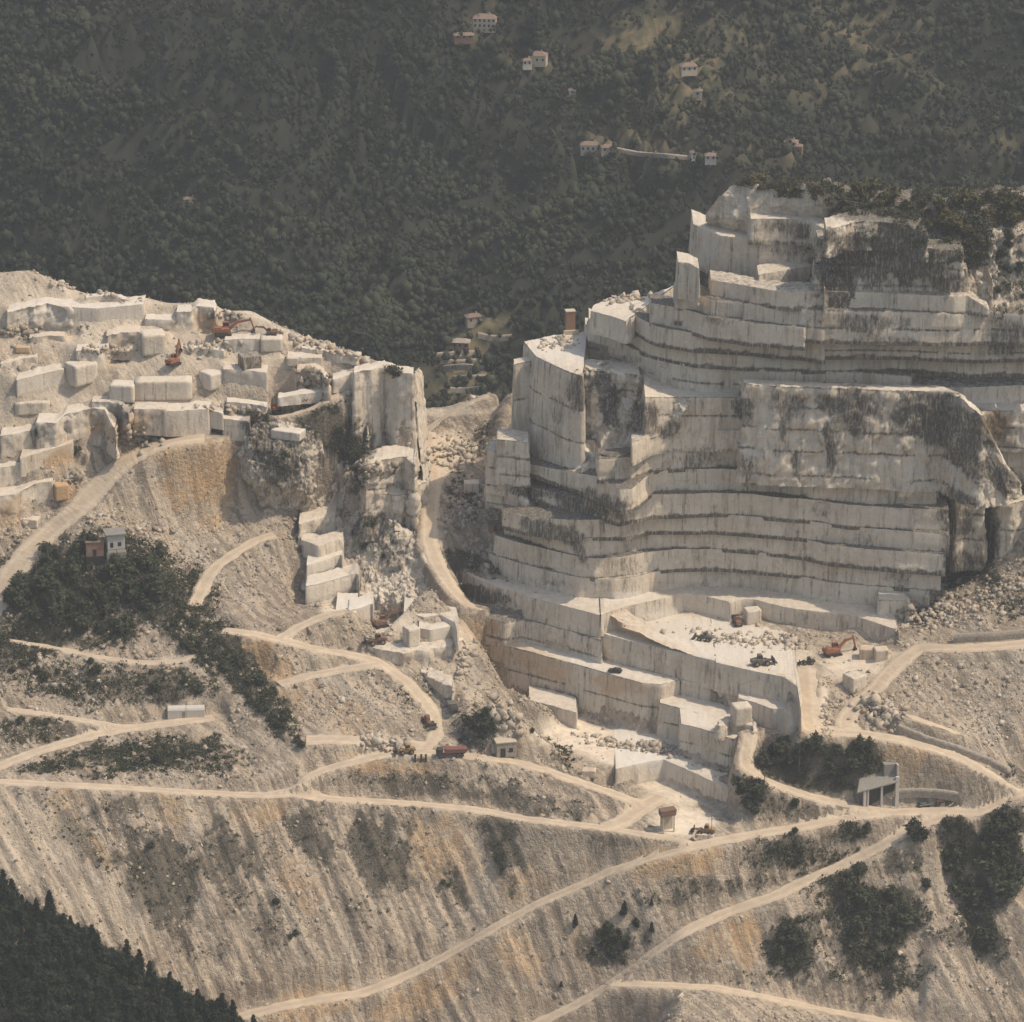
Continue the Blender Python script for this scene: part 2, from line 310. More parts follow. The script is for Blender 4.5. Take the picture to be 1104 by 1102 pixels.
stain('c4', [(120,520,140,190,-38,.25,2),(330,720,170,90,40,.22,2)], 2)
stain('c1', [(1070,350,40,20,0,1,2),(650,640,60,14,0,.5,2),(560,505,60,10,0,.4,2)], 2)

CARVE = []
GC = []                                   # control points of the ground sheet (world)
def add_ground(P): GC.extend([tuple(p) for p in np.atleast_2d(P)])
def bench(pts, zt, zb, back=14, name='quarry_bench', batter=.05, amp=.09, joint=9.0, jamp=.28, ledge=0.0, foot=0.0, ground=False, rough=0.0, seed=0, base=(0, 0, 0), course=5.8, ends=True, step=.75, backpts=None, gback=True):
    P = np.array([W(p[0], p[1], zt+(p[2] if len(p) > 2 else 0)) for p in pts])
    Q = resample(P, step)
    n0 = len(Q)
    if ends:
        e0 = P[0]+np.array([.0, back, 0]); e1 = P[-1]+np.array([.0, back, 0])
        if backpts:
            BP = np.array([W(p[0], p[1], zt+(p[2] if len(p) > 2 else 0)) for p in backpts]); e0, e1 = BP[0], BP[-1]
        A = resample(np.array([e0, P[0]]), 1.2)[:-1]; B = resample(np.array([P[-1], e1]), 1.2)[1:]
        path = np.concatenate([A, Q, B]); i0 = len(A)
    else: path = Q; i0 = 0
    d = np.gradient(path[:, :2], axis=0); d /= np.maximum(np.linalg.norm(d, axis=1, keepdims=True), 1e-6)
    N = np.stack([d[:, 1], -d[:, 0]], 1)
    for _ in range(2): N = np.concatenate([N[:1], (N[:-2]+N[1:-1]*2+N[2:])/4, N[-1:]])
    N /= np.maximum(np.linalg.norm(N, axis=1, keepdims=True), 1e-6)
    s = np.concatenate([[0], np.cumsum(np.linalg.norm(np.diff(path[:, :2], axis=0), axis=1))])
    H = path[:, 2].mean()-zb+.8; nr = max(3, int(H/.7)+1)
    t = np.linspace(0, 1, nr)
    ztop = path[:, 2]; zz = ztop[None]+(zb-.8-ztop)[None]*t[:, None]
    depth = ztop[None]-zz
    X = path[None, :, 0]+0*zz; Y = path[None, :, 1]+0*zz
    V3 = np.stack([X, Y, zz], -1)
    off = batter*depth + amp*fbm(V3, (2.2, 2.2, 3.5), 4, seed+3)
    row = np.floor(depth/course + .35*hsh(np.full(zz.shape, seed), 0, 0, 1))
    js = s[None]/joint + .37*row + 2.0*hsh(row, seed, 0, 5)
    off = off + (hsh(np.floor(js), row, seed, 7)-.5)*2*jamp
    jl = np.floor(js); jb = np.zeros_like(off); jb[:, 1:] = (jl[:, 1:] != jl[:, :-1])*(hsh(jl[:, 1:], row[:, 1:], seed, 9) > .35)
    # groove where two cuts meet
    fr = np.abs((depth/course) % 1.0); off = off - (0.16*(np.minimum(fr, 1-fr) < .07) if H > 1.5*course else 0)
    if rough: off = off + rough*(1.7*facet(V3, (5, 5, 6), seed+11) + 1.0*facet(V3, (2.2, 2.2, 2.8), seed+13) + .5*facet(V3, (1.1, 1.1, 1.4), seed+14))
    off[0] = off[0]*.6 - .05
    X = X+N[None, :, 0]*off; Y = Y+N[None, :, 1]*off
    Z = zz.copy(); Z[0] -= np.abs(fbm(V3[0], 2.0, 3, seed+21))*.32*(1+rough*.9)
    wall = np.stack([X, Y, Z], -1)
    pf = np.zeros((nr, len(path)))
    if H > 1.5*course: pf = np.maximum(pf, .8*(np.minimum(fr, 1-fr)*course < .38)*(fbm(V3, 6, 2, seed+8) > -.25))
    if foot: pf = np.maximum(pf, foot*(1-sstep(.15, .95, (zz-zb)+.5*fbm(V3, 3, 2, seed+9))))  # darker band along the bottom of the wall
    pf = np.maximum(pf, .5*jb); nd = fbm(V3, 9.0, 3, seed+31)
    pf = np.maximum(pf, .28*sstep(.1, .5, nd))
    # top
    front = wall[0, i0:i0+n0]
    ys = [0, .5, 1.3, 2.4, 4, 6.5, 10, 15, 21, 28, 36, 46]; ys = [y for y in ys if y < back]+[back]
    top = []
    if backpts:
        sb = np.concatenate([[0], np.cumsum(np.linalg.norm(np.diff(BP, axis=0), axis=1))]); sb /= sb[-1]; tt = np.linspace(0, 1, n0)
        BK = np.stack([np.interp(tt, sb, BP[:, k]) for k in range(3)], 1)
    for k, y in enumerate(ys):
        r = front.copy()
        if backpts: r[:, :2] += (BK-Q)[:, :2]*(y/back)
        else: r[:, 1] += y
        if k: r[:, 2] = path[i0:i0+n0, 2] + np.maximum(-.1, fbm(r, (1.5, 1.5, 1), 3, seed+41)*.5*min(1, y/2)) + (.12 if y > 1 else 0)
        top.append(r)
    top = np.array(top)
    V = np.concatenate([wall.reshape(-1, 3), top.reshape(-1, 3)])
    F = [grid_faces(nr, len(path), 0, True), grid_faces(len(ys), n0, nr*len(path))]
    pt = paint_of(V, base)
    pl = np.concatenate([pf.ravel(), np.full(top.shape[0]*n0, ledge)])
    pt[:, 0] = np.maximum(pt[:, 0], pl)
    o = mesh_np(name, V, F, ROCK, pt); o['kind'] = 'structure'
    if ground:
        Nq = N[i0:i0+n0][::3]; q = Q[::3]
        for dd_, rr_ in (((3.2, 3.0),) if gback else ((2.5, 2.8), (6.0, 3.2))):
            a = q.copy(); a[:, :2] += Nq*(batter*(zt-zb)+dd_); CARVE.extend([(p_[0], p_[1], rr_, (zb+.25 if (gback or seed in (69, 72, 74)) else zb-.9)) for p_ in a])
        a = q.copy(); a[:, :2] += Nq*(batter*(zt-zb)+.9); a[:, 2] = zb-.05; add_ground(a)
        b = q.copy(); b[:, 1] += 2.2; b[:, 2] -= .5; add_ground(b)
        if not gback: return o
        b = q.copy(); b[:, 1] += max(back-1.0, 3); b[:, 2] -= .05; add_ground(b)
    return o
def patch(rows, nx=120, nv=80, amp=1.5, sc=(8, 8, 10), name='rock_face', base=(0, 0, 0), seed=0, cuts=0, ground=0):
    """loft between traced contour lines; rows from top to bottom of (u, v, z)"""
    R = []
    for r in rows:
        P = np.array([W(*p) for p in r]); s = np.concatenate([[0], np.cumsum(np.linalg.norm(np.diff(P, axis=0), axis=1))]); s /= s[-1]
        t = np.linspace(0, 1, nx); R.append(np.stack([np.interp(t, s, P[:, k]) for k in range(3)], 1))
    R = np.array(R); g = np.linspace(0, len(R)-1, nv); i = np.minimum(g.astype(int), len(R)-2); f = (g-i)[:, None, None]
    V = R[i]*(1-f)+R[i+1]*f
    du = np.gradient(V, axis=1); dv = np.gradient(V, axis=0); N = np.cross(dv, du); N /= np.maximum(np.linalg.norm(N, axis=2, keepdims=True), 1e-6)
    if N[..., 1].mean() > 0: N = -N
    e = amp*(1.5*facet(V, sc, seed) + .7*facet(V, np.array(sc)*.36, seed+3) + .35*facet(V, np.array(sc)*.16, seed+4) + .6*fbm(V, np.array(sc)*1.5, 2, seed+5))
    if cuts: e = e + cuts*(hsh(np.floor(V[..., 0]/6+V[..., 2]*.05), np.floor(V[..., 2]/4.5), 0, seed)-.5)
    V = V+N*e[..., None]
    if ground:
        B_ = R.copy(); B_[:-1, :, 1] += ground; B_[:-1, :, 2] -= 1.0; B_[-1, :, 2] -= .1; add_ground(B_[:, ::6].reshape(-1, 3))
    V = V.reshape(-1, 3); o = mesh_np(name, V, grid_faces(nv, nx, 0, True), ROCK, paint_of(V, base)); o['kind'] = 'structure'; return o
# ================================================================== the big amphitheatre on the right, lower tier
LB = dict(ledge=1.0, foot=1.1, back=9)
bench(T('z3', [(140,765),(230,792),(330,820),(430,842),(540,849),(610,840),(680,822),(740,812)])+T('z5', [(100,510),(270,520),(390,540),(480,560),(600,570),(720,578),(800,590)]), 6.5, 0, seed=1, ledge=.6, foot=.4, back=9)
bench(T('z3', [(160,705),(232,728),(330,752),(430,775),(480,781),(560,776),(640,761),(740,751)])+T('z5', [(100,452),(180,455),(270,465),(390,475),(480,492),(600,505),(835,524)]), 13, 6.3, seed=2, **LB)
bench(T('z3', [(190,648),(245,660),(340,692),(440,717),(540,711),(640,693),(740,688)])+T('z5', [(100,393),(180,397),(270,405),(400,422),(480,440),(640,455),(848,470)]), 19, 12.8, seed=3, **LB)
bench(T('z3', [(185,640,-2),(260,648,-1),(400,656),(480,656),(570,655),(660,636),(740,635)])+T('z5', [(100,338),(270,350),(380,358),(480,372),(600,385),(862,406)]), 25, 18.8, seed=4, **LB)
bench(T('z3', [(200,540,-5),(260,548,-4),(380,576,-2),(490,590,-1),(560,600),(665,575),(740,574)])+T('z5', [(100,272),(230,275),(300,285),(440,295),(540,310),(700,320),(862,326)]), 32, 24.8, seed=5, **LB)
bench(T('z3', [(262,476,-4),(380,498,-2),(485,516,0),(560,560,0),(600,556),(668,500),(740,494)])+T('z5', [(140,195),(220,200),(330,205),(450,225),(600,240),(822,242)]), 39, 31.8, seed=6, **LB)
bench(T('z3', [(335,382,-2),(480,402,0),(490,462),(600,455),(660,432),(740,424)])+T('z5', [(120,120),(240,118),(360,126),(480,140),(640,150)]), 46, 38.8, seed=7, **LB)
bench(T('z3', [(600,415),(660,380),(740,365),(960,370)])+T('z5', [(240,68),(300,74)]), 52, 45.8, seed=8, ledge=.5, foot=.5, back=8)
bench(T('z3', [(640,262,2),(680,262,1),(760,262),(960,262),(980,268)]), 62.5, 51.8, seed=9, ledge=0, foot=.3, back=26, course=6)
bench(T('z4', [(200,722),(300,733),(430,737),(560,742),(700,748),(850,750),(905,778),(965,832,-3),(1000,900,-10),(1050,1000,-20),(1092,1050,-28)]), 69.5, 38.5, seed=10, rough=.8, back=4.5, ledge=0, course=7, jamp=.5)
# promontory
bench(T('z3', [(220,158,-4),(290,143,-3)]), 68, 30, seed=11, back=5, course=12, jamp=.3, joint=5)
bench(T('z3', [(292,132,0),(330,150,0),(400,182,0),(440,194,0)]), 68, 33, seed=12, back=20, backpts=T('g2', [(665,285),(850,242),(1060,222)]), course=11, jamp=.35, joint=8, foot=.4)
bench(T('z3', [(165,398),(215,402),(268,408)]), 44, 30, seed=13, back=10, jamp=.3, joint=6, ledge=.4)
bench(T('z3', [(138,432),(200,442),(258,455)]), 38.5, 25, seed=14, back=10, ledge=.4)
bench(T('z3', [(132,490),(200,500),(262,512)]), 32, 20, seed=15, back=10, ledge=.5)
bench(T('z3', [(195,560,0),(240,575,0),(262,590,0)]), 26, 10, seed=17, back=12, rough=.6, ledge=.5)
patch([[(622,402,68),(640,399,66),(690,401,64.5),(705,418,64),(745,432,62)], [(608,415,58),(642,430,58),(665,430,57),(700,445,56),(735,450,57)], [(600,450,48),(640,470,47),(668,460,50),(700,468,49),(725,480,46)], [(600,490,38),(630,520,36),(665,530,33),(690,515,36),(715,500,42)]], 110, 90, 1.7, (6, 6, 8), seed=19, cuts=.5)
patch([[(643,488,47),(665,490,47),(680,486,47),(702,482,47)], [(647,515,38),(662,520,38),(676,500,40),(700,505,40)], [(650,560,26),(665,545,29),(680,540,30),(700,535,31)]], 60, 60, .6, (5, 5, 7), seed=20, cuts=.4)
bench(T('z3', [(450,176),(520,180),(600,190),(618,205)]), 66, 56, seed=21, back=10, rough=1.2, base=(.2, 0, 0))
# recess with its shade put into the rock colour, pillar and the right-hand cliff
patch([[(1005,500,37),(1060,500,37),(1100,520,36),(1130,540,35)], [(1012,530,29),(1060,530,29),(1100,545,30),(1130,560,30)], [(1018,570,18),(1060,570,18),(1100,580,20),(1135,590,20)], [(1020,605,8),(1050,605,8),(1090,610,9),(1135,620,10)], [(1018,645,-3),(1050,645,-3),(1090,650,-1),(1135,660,0)]], 100, 80, 1.0, (6, 6, 8), base=(.9, 0, 0), seed=22)
bench(T('g4', [(580,80),(640,62),(720,62),(802,70)]), 36, 11, seed=23, back=9, rough=.35, course=8, joint=5)
bench(T('g4', [(905,150),(1000,160),(1102,140),(1250,150)]), 33, 3, seed=24, back=24, rough=.5, course=9, joint=7)
patch([[(646,655,-.2),(664,650,-.2)], [(672,672,-2.2),(688,666,-2.2)], [(702,690,-4.6),(716,682,-4.6)], [(750,708,-6.6),(762,698,-6.6)]], 20, 60, .25, (3,3,3), base=(.15,.35,0), seed=60, name='quarry_ramp')
# steps of white blocks right of the dark slab
bench(T('g3', [(622,330),(770,352),(850,310),(960,302),(1080,305),(1300,312)]), 62, 49.5, seed=25, back=26, rough=.5)
bench(T('g3', [(895,570),(960,560),(1040,548),(1290,545)]), 50, 43, seed=26, back=14, base=(0,0,.3))
bench(T('g3', [(960,660),(1102,630),(1300,625)]), 44, 37, seed=27, back=12, base=(0,0,.3))
bench(T('g3', [(985,780),(1102,770),(1300,768)]), 37.5, 32.5, seed=28, back=12)
bench(T('g3', [(1040,905),(1090,960),(1300,1000)]), 33.4, 28, seed=29, back=12, rough=.5)
# ================================================================== upper tier
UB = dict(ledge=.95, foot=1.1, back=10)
bench(T('g7', [(500,890,1),(640,930),(740,940),(1040,965)])+T('z4', [(300,716),(480,722),(740,732),(900,738),(1102,730),(1250,730)]), 67.5, 62, seed=31, ledge=.7, foot=.4, back=10)
bench(T('g7', [(165,708),(250,735),(400,800),(500,830),(640,860),(760,875),(1102,890)])+T('z4', [(300,686),(520,683),(742,700),(745,667),(880,662),(1102,656),(1250,655)]), 71.3, 62.5, seed=32, ledge=.8, foot=.7, back=10)
bench(T('g7', [(262,598),(330,650),(400,692),(480,715),(600,738),(740,765),(1102,785)])+T('z4', [(300,628),(400,630),(560,627),(740,627)]), 76.7, 71, seed=33, **UB)
bench(T('g7', [(298,525),(350,560),(420,598),(480,625),(560,640),(700,662),(1102,685)])+T('z4', [(300,582),(400,588),(460,598)]), 82, 76.4, seed=34, **UB)
bench(T('z4', [(460,598),(560,596),(740,612),(900,628),(1102,626),(1250,626)]), 78, 71, seed=35, **UB)
bench(T('z4', [(440,560),(600,558),(740,562),(940,572),(1102,566),(1250,566)]), 85, 77, seed=36, **UB)
bench(T('g7', [(440,470,0),(560,490),(700,520),(840,565),(1102,600)])+T('z4', [(300,535),(400,545)]), 88.5, 81.8, seed=37, **UB)
bench(T('g7', [(598,392),(700,400),(740,405),(850,440),(1102,460)])+T('z4', [(200,464),(330,477),(460,489),(640,492),(880,497),(988,490),(1102,500),(1250,500)]), 94, 84, seed=38, **UB)
bench(T('z4', [(95,392),(160,403),(340,432),(460,430),(640,433),(880,446),(920,443),(988,482,-3)]), 99, 93.8, seed=39, ledge=.5, foot=.8, back=10)
bench(T('g7', [(45,520),(180,556),(275,590)]), 82, 75.5, seed=40, back=16, base=(0,0,.2), backpts=T('g7', [(60,490),(160,435),(400,430),(600,355)]))
bench(T('g7', [(30,580),(140,612),(245,645)]), 76, 70, seed=41, back=12, ledge=.2)
bench(T('g7', [(8,642),(110,665),(210,700)]), 70.5, 62.5, seed=42, back=12, ledge=.2)
bench(T('g7', [(615,195),(692,204),(755,240)]), 104, 93, seed=43, back=10, course=12)
bench(T('z4', [(40,212),(130,250),(250,265),(340,266),(470,262)]), 108, 95, seed=44, back=16, course=14, jamp=.2, foot=.6)
bench(T('z4', [(248,376),(340,360),(438,345),(462,420)]), 101, 94, seed=45, back=9, course=12, base=(.3,0,0))
bench(T('z4', [(430,350),(560,350),(700,352),(922,356)]), 106.5, 98.5, seed=46, ledge=.6, foot=.8, back=10, rough=.3, base=(.45,0,0))
bench(T('z4', [(440,262),(560,264),(660,276),(790,290),(905,300)]), 114, 106, seed=47, ledge=.6, foot=.8, back=10, rough=.4, base=(.4,0,0))
bench(T('z4', [(225,196),(340,196),(410,200),(470,232)]), 115, 107.5, seed=48, back=10, foot=.7, rough=.3, base=(.2,0,0))
patch([[(790,197,123),(830,199,124),(862,200,125),(900,212,124),(960,225,121)], [(775,212,119),(810,215,119),(850,222,118),(900,228,118),(965,240,117)], [(761,232,112),(790,236,113),(840,246,110),(900,250,110),(970,262,110)], [(763,242,107),(800,256,106),(845,262,106),(900,266,106),(980,285,104)]], 120, 60, .9, (6, 6, 9), seed=49, cuts=.4)
bench(T('z4', [(470,232),(560,205),(640,207),(720,216),(790,245)]), 121, 113, seed=50, rough=.5, back=12, base=(.3,0,0))
patch([[(985,222,122),(1030,212,124),(1080,206,125),(1140,205,126)], [(1000,262,112),(1040,262,112),(1085,262,112),(1140,260,112)], [(1030,300,102),(1060,305,101),(1090,310,99),(1140,312,98)], [(1045,338,92),(1065,342,91),(1090,345,90),(1140,345,90)]], 90, 80, 1.4, (5, 5, 10), base=(.45, 0, 0), seed=51)
bench(T('z4', [(918,340),(980,342)])+T('z4',[(1000,395,-3)]), 106, 93, seed=52, back=9, base=(.2,0,0))
# top of the hill behind the crest
patch([[(805,196,121),(880,193,122),(980,207,120),(1060,203,123),(1160,198,125)], [(803,200,122),(880,199,123),(980,213,121),(1060,208,124),(1160,204,126)], [(806,215,119),(880,214,121),(980,226,118),(1060,215,122),(1160,210,124)]], 120, 40, .9, (6, 6, 6), base=(1, 0, 0), seed=53)
# ================================================================== floors and walls below
bench(T('z2', [(592,818),(640,848),(700,868),(782,888)])+T('z6', [(318,125),(430,155),(545,185),(556,188)]), 0, -7.5, seed=61, ground=True, gback=False, back=16, ledge=0, jamp=.2)
bench(T('z6', [(558,187),(640,160),(760,134)])+T('f4', [(350,137),(520,167),(698,208),(712,218),(800,192),(900,190),(1102,242)])+T('z5', [(370,644),(480,656),(560,667),(630,690),(696,712),(702,730)]), 0, -6.5, seed=62, back=22, jamp=.25)
bench(T('z5', [(635,616),(720,618),(740,640)]), 5, -4, seed=63, back=7, rough=.2)
bench(T('z5', [(726,549),(748,546),(788,552)]), 9, 0, seed=64, back=6, base=(0,0,.4), course=12)
bench(T('z6', [(556,200),(562,245),(650,270),(800,305),(930,335),(1102,377)])+T('z5', [(110,815),(240,845),(330,862),(372,892),(388,925),(385,965)]), -6.5, -15, seed=65, ground=True, gback=False, back=60, jamp=.18, course=9)
bench(T('f4', [(330,832),(590,882),(830,948),(1000,972),(1102,992)])+T('z5', [(200,885),(330,915),(372,950)]), -15, -20, seed=66, ground=True, gback=False, back=9, jamp=.18, ledge=.3)
bench(T('z5', [(185,930),(240,945),(292,965),(330,965),(365,1000)]), -14.5, -20.2, seed=67, ground=True, gback=False, back=9, jamp=.1, base=(0,0,.25))
bench(T('z6', [(50,146),(110,170),(180,192),(250,212),(308,202),(430,232),(555,268),(562,272)]), -7.5, -15.5, seed=68, ground=True, gback=False, back=14, base=(.3,0,0), ledge=.85, jamp=.2)
bench(T('z6', [(100,240),(180,262),(250,285),(330,305),(480,345),(600,380),(690,405),(750,410),(812,395)]), -15, -31, seed=69, ground=True, gback=False, back=24, jamp=.22, course=8)
bench(T('z6', [(330,462),(400,477),(470,498),(482,502)]), -25.5, -31.5, seed=70, back=12)
bench(T('z6', [(748,470),(810,485),(872,503),(960,515)]), -20, -31, seed=71, ground=True, gback=False, back=22, course=6)
bench(T('f6', [(400,0),(560,38),(700,85),(900,150),(975,122)]), -20.2, -31, seed=72, ground=True, gback=False, back=26, course=5.6)
bench(T('f6', [(700,20),(780,-20),(880,-10),(975,20),(980,60)]), -16.5, -20.5, seed=73, back=5, rough=.8, base=(.2,.1,0))
bench(T('f6', [(-120,360),(0,332),(130,302),(262,285),(400,345),(550,412),(745,502),(778,512)]), -31, -38, seed=74, ground=True, gback=False, back=45, jamp=.18, course=8)
# ================================================================== left quarry: stepped cuts and natural cliffs
_zl = [(280,82),(300,77.5),(350,66),(400,55),(440,46),(470,38.5),(520,26.5),(580,12),(640,0),(700,-10)]
def ZL(v): return float(np.interp(v, [a for a, b in _zl], [b for a, b in _zl]))
def lbench(tagn, pts, hpx, **k):
    P = T(tagn, pts); vm = sum(p[1] for p in P)/len(P); h = hpx/TAG[tagn][2]/3.25
    zt = ZL(vm+hpx/TAG[tagn][2]*.5)+h*.5
    dz = [(p[0], p[1], (ZL(p[1])-ZL(vm))*.55) for p in P]
    kk = dict(back=9, ground=True, jamp=.25, course=12); kk.update(k)
    return bench(dz, zt, zt-h, **kk)
lbench('g5', [(470,312),(640,322),(860,302),(950,290)], 125, seed=101)
lbench('g5', [(40,350),(190,315),(300,292),(470,312)], 185, rough=1.0, seed=102)
lbench('g5', [(105,795),(330,740),(425,722)], 140, seed=103, base=(0,0,.15))
lbench('g6', [(0,305),(120,285),(235,265)], 150, seed=104, rough=.3)
lbench('g6', [(245,215),(360,222),(430,165),(600,125),(690,125),(760,260,-2)], 225, seed=105, rough=.6)
lbench('g6', [(130,455),(300,405),(480,350)], 130, seed=106, base=(0,.3,0))
lbench('g6', [(-40,520),(60,505),(190,490)], 190, seed=107, rough=.3)
lbench('g6', [(-40,710),(100,690),(230,620),(350,605)], 190, seed=108, rough=.4)
lbench('g6', [(600,80),(780,85),(850,170)], 160, seed=109, rough=.7, base=(.35,.3,0), back=5)
lbench('g6', [(880,130),(1000,125),(1100,130)], 160, seed=110, rough=.3, base=(.35,.3,0), back=7)
lbench('f1', [(120,905),(200,905),(400,890),(480,890)], 185, seed=111, back=8)
lbench('f1', [(480,890),(590,925)], 120, seed=112, back=8)
lbench('f1', [(590,965),(780,985),(800,1000)], 170, seed=113, back=9)
lbench('f1', [(590,570),(760,575),(940,600)], 140, seed=114, back=7, rough=.3, base=(.15,.35,0))
lbench('f1', [(600,340),(760,330),(880,330)], 130, seed=115, back=6, rough=.2)
lbench('f1', [(215,120),(350,115),(380,70),(520,85),(530,130)], 170, seed=116, back=7, rough=.5)
lbench('f1', [(-30,175),(100,178),(235,175)], 60, seed=117, back=6, rough=.4)
lbench('g5', [(500,600),(640,590),(700,560),(720,540)], 130, seed=118, rough=.6, back=6, base=(0,.25,0))
lbench('g5', [(700,500),(800,480),(900,475),(930,480)], 160, seed=119, rough=1.0, back=6, base=(.1,.5,0))
lbench('g1', [(60,150),(150,155),(290,160)], 60, seed=120, back=5, rough=.3, base=(.2,.3,0))
lbench('g1', [(360,300),(470,270),(600,230)], 90, seed=121, back=6, rough=.3)
lbench('g1', [(120,230),(230,210),(330,300)], 150, seed=122, back=5, rough=.8, base=(.1,.6,0))
lbench('g5', [(190,520),(330,500),(430,505)], 40, seed=123, rough=.4, back=4, base=(.1,.4,0))
lbench('g5', [(0,690),(150,650),(250,640)], 40, seed=124, rough=.3, back=4)
lbench('f1', [(240,420),(420,400),(600,430)], 60, seed=125, rough=.4, back=4)
lbench('f1', [(620,830),(820,850),(940,870)], 40, seed=126, rough=.3, back=4)
lbench('g5', [(560,250),(700,235),(830,262)], 36, seed=127, rough=.5, back=3)
lbench('g1', [(150,90),(300,110),(420,140),(520,160)], 45, seed=128, rough=.5, back=3)
lbench('g1', [(0,420),(140,400),(300,380)], 50, seed=129, rough=.3, back=4)
# fluted pillar face over the gap, and the natural cliff below it
bench(T('g1', [(500,255),(520,250),(590,240),(700,215),(800,255),(890,262)]), 57, 31, seed=131, back=6, course=30, joint=3.4, jamp=.55, rough=.35, ground=True)
bench(T('g1', [(570,855),(700,830),(830,810),(900,860)]), 33, 8, seed=132, back=12, course=9, joint=5, jamp=.6, rough=.8)
bench(T('g1', [(640,1050),(800,1060),(925,1010),(985,960)]), 22, -3, seed=133, back=14, course=9, joint=5, jamp=.6, rough=.9)
patch([[(262,455,42),(285,450,43),(310,447,43.5),(340,436,46),(368,423,49),(392,412,51)], [(258,480,34),(290,468,38),(322,466,37),(345,470,35),(370,470,36),(398,470,36)], [(262,520,23),(290,508,26),(320,510,24),(350,515,22),(375,500,27),(400,500,28)], [(280,540,16),(300,545,14),(325,540,16),(350,560,10),(380,545,14),(408,530,20)], [(300,552,9),(312,570,6),(330,600,1),(370,600,2),(395,590,4),(425,575,8)], [(325,640,-6),(345,645,-6),(370,650,-6),(400,645,-6),(425,640,-5),(450,620,0)]], 260, 260, 1.9, (8, 8, 11), seed=134, cuts=.8, base=(.38,0,0), ground=5)
patch([[(395,560,12),(420,560,14),(445,575,10),(462,600,6)], [(385,600,2),(415,610,2),(440,620,1),(468,640,-2)], [(385,640,-4),(415,645,-5),(445,655,-6),(478,662,-9)], [(385,668,-11),(415,668,-12),(450,672,-13),(480,690,-17)]], 140, 120, 1.5, (6, 6, 8), seed=135, cuts=.8, base=(.3,0,0), ground=4)
bench(T('z2', [(300,705,-1),(380,688,0),(450,712,0),(488,800,-4)]), 9.5, -9, seed=138, back=12, rough=1.1, course=6, joint=4, jamp=.5, base=(.15,0,0))
# east side of the left mass, down into the gap
patch([[(446,403,57),(449,399,54),(452,396,50)], [(450,445,43),(455,438,41),(458,430,38)], [(455,500,27),(461,497,26),(465,490,22)], [(462,560,11),(469,555,10),(473,545,8)], [(467,608,-3),(472,602,-2),(478,592,0)]], 40, 110, .45, (4, 4, 8), seed=136)
# rounded rock shoulder (casts the shadow on the ochre slope)
patch([[(262,468,40),(275,457,42.5),(300,453,43.5),(330,460,41.5),(345,470,38)], [(258,490,33),(268,484,36),(300,488,35.5),(332,488,35),(345,492,32)], [(260,512,26.5),(272,515,27.5),(303,523,25),(330,530,22.5),(342,525,22)], [(276,540,17),(290,546,16.5),(310,550,15),(332,552,13),(342,550,12)]], 110, 100, 1.3, (6, 6, 7), seed=137, base=(.5,0,0), ground=8)
# stacked steps under the cliff
bench(T('z2', [(75,575),(140,560),(200,550)]), 18, 9, seed=140, back=10, rough=.6, joint=5)
bench(T('z2', [(65,670),(130,650),(185,640)]), 13.5, 6, seed=141, back=10, rough=.5, joint=5)
bench(T('z2', [(75,720),(130,740),(205,715)]), 9.3, 2, seed=142, back=9, rough=.2)
bench(T('z2', [(90,803),(200,768),(206,780)]), 5.5, -1, seed=143, back=9, base=(0,0,.5))
bench(T('z2', [(88,870),(130,862),(250,828),(258,840)]), 2, -6, seed=144, back=9, base=(0,0,.4))
# lower left bay with the white platform and the sawn ring of blocks
bench(T('f2', [(-60,215),(0,222),(103,222),(108,210)]), -2.5, -9.5, seed=145, back=16, base=(0,0,.5))
bench(T('f2', [(40,205),(110,195),(222,152),(235,158)]), -1.8, -7.5, seed=146, back=10, base=(0,0,.4))
bench(T('f2', [(180,490),(300,520),(480,545),(560,520),(640,520),(760,500),(870,488),(880,470),(950,440),(985,560,-3),(1010,700,-8)]), -9, -20, seed=147, back=22, rough=.5, base=(.25,0,0), course=20)
bench(T('f2', [(480,215),(640,260),(760,235),(880,300),(905,380)]), -3.5, -9.2, seed=148, back=14, base=(0,0,.4), jamp=.15)
bench(T('f2', [(600,345),(690,362),(760,350),(870,325)]), -5, -9.2, seed=149, back=5, base=(0,0,.3), jamp=.15, joint=5)
bench(T('f2', [(620,690),(700,740),(830,800),(870,830)]), -14.5, -20, seed=150, back=8, rough=.8, base=(.3,0,0))

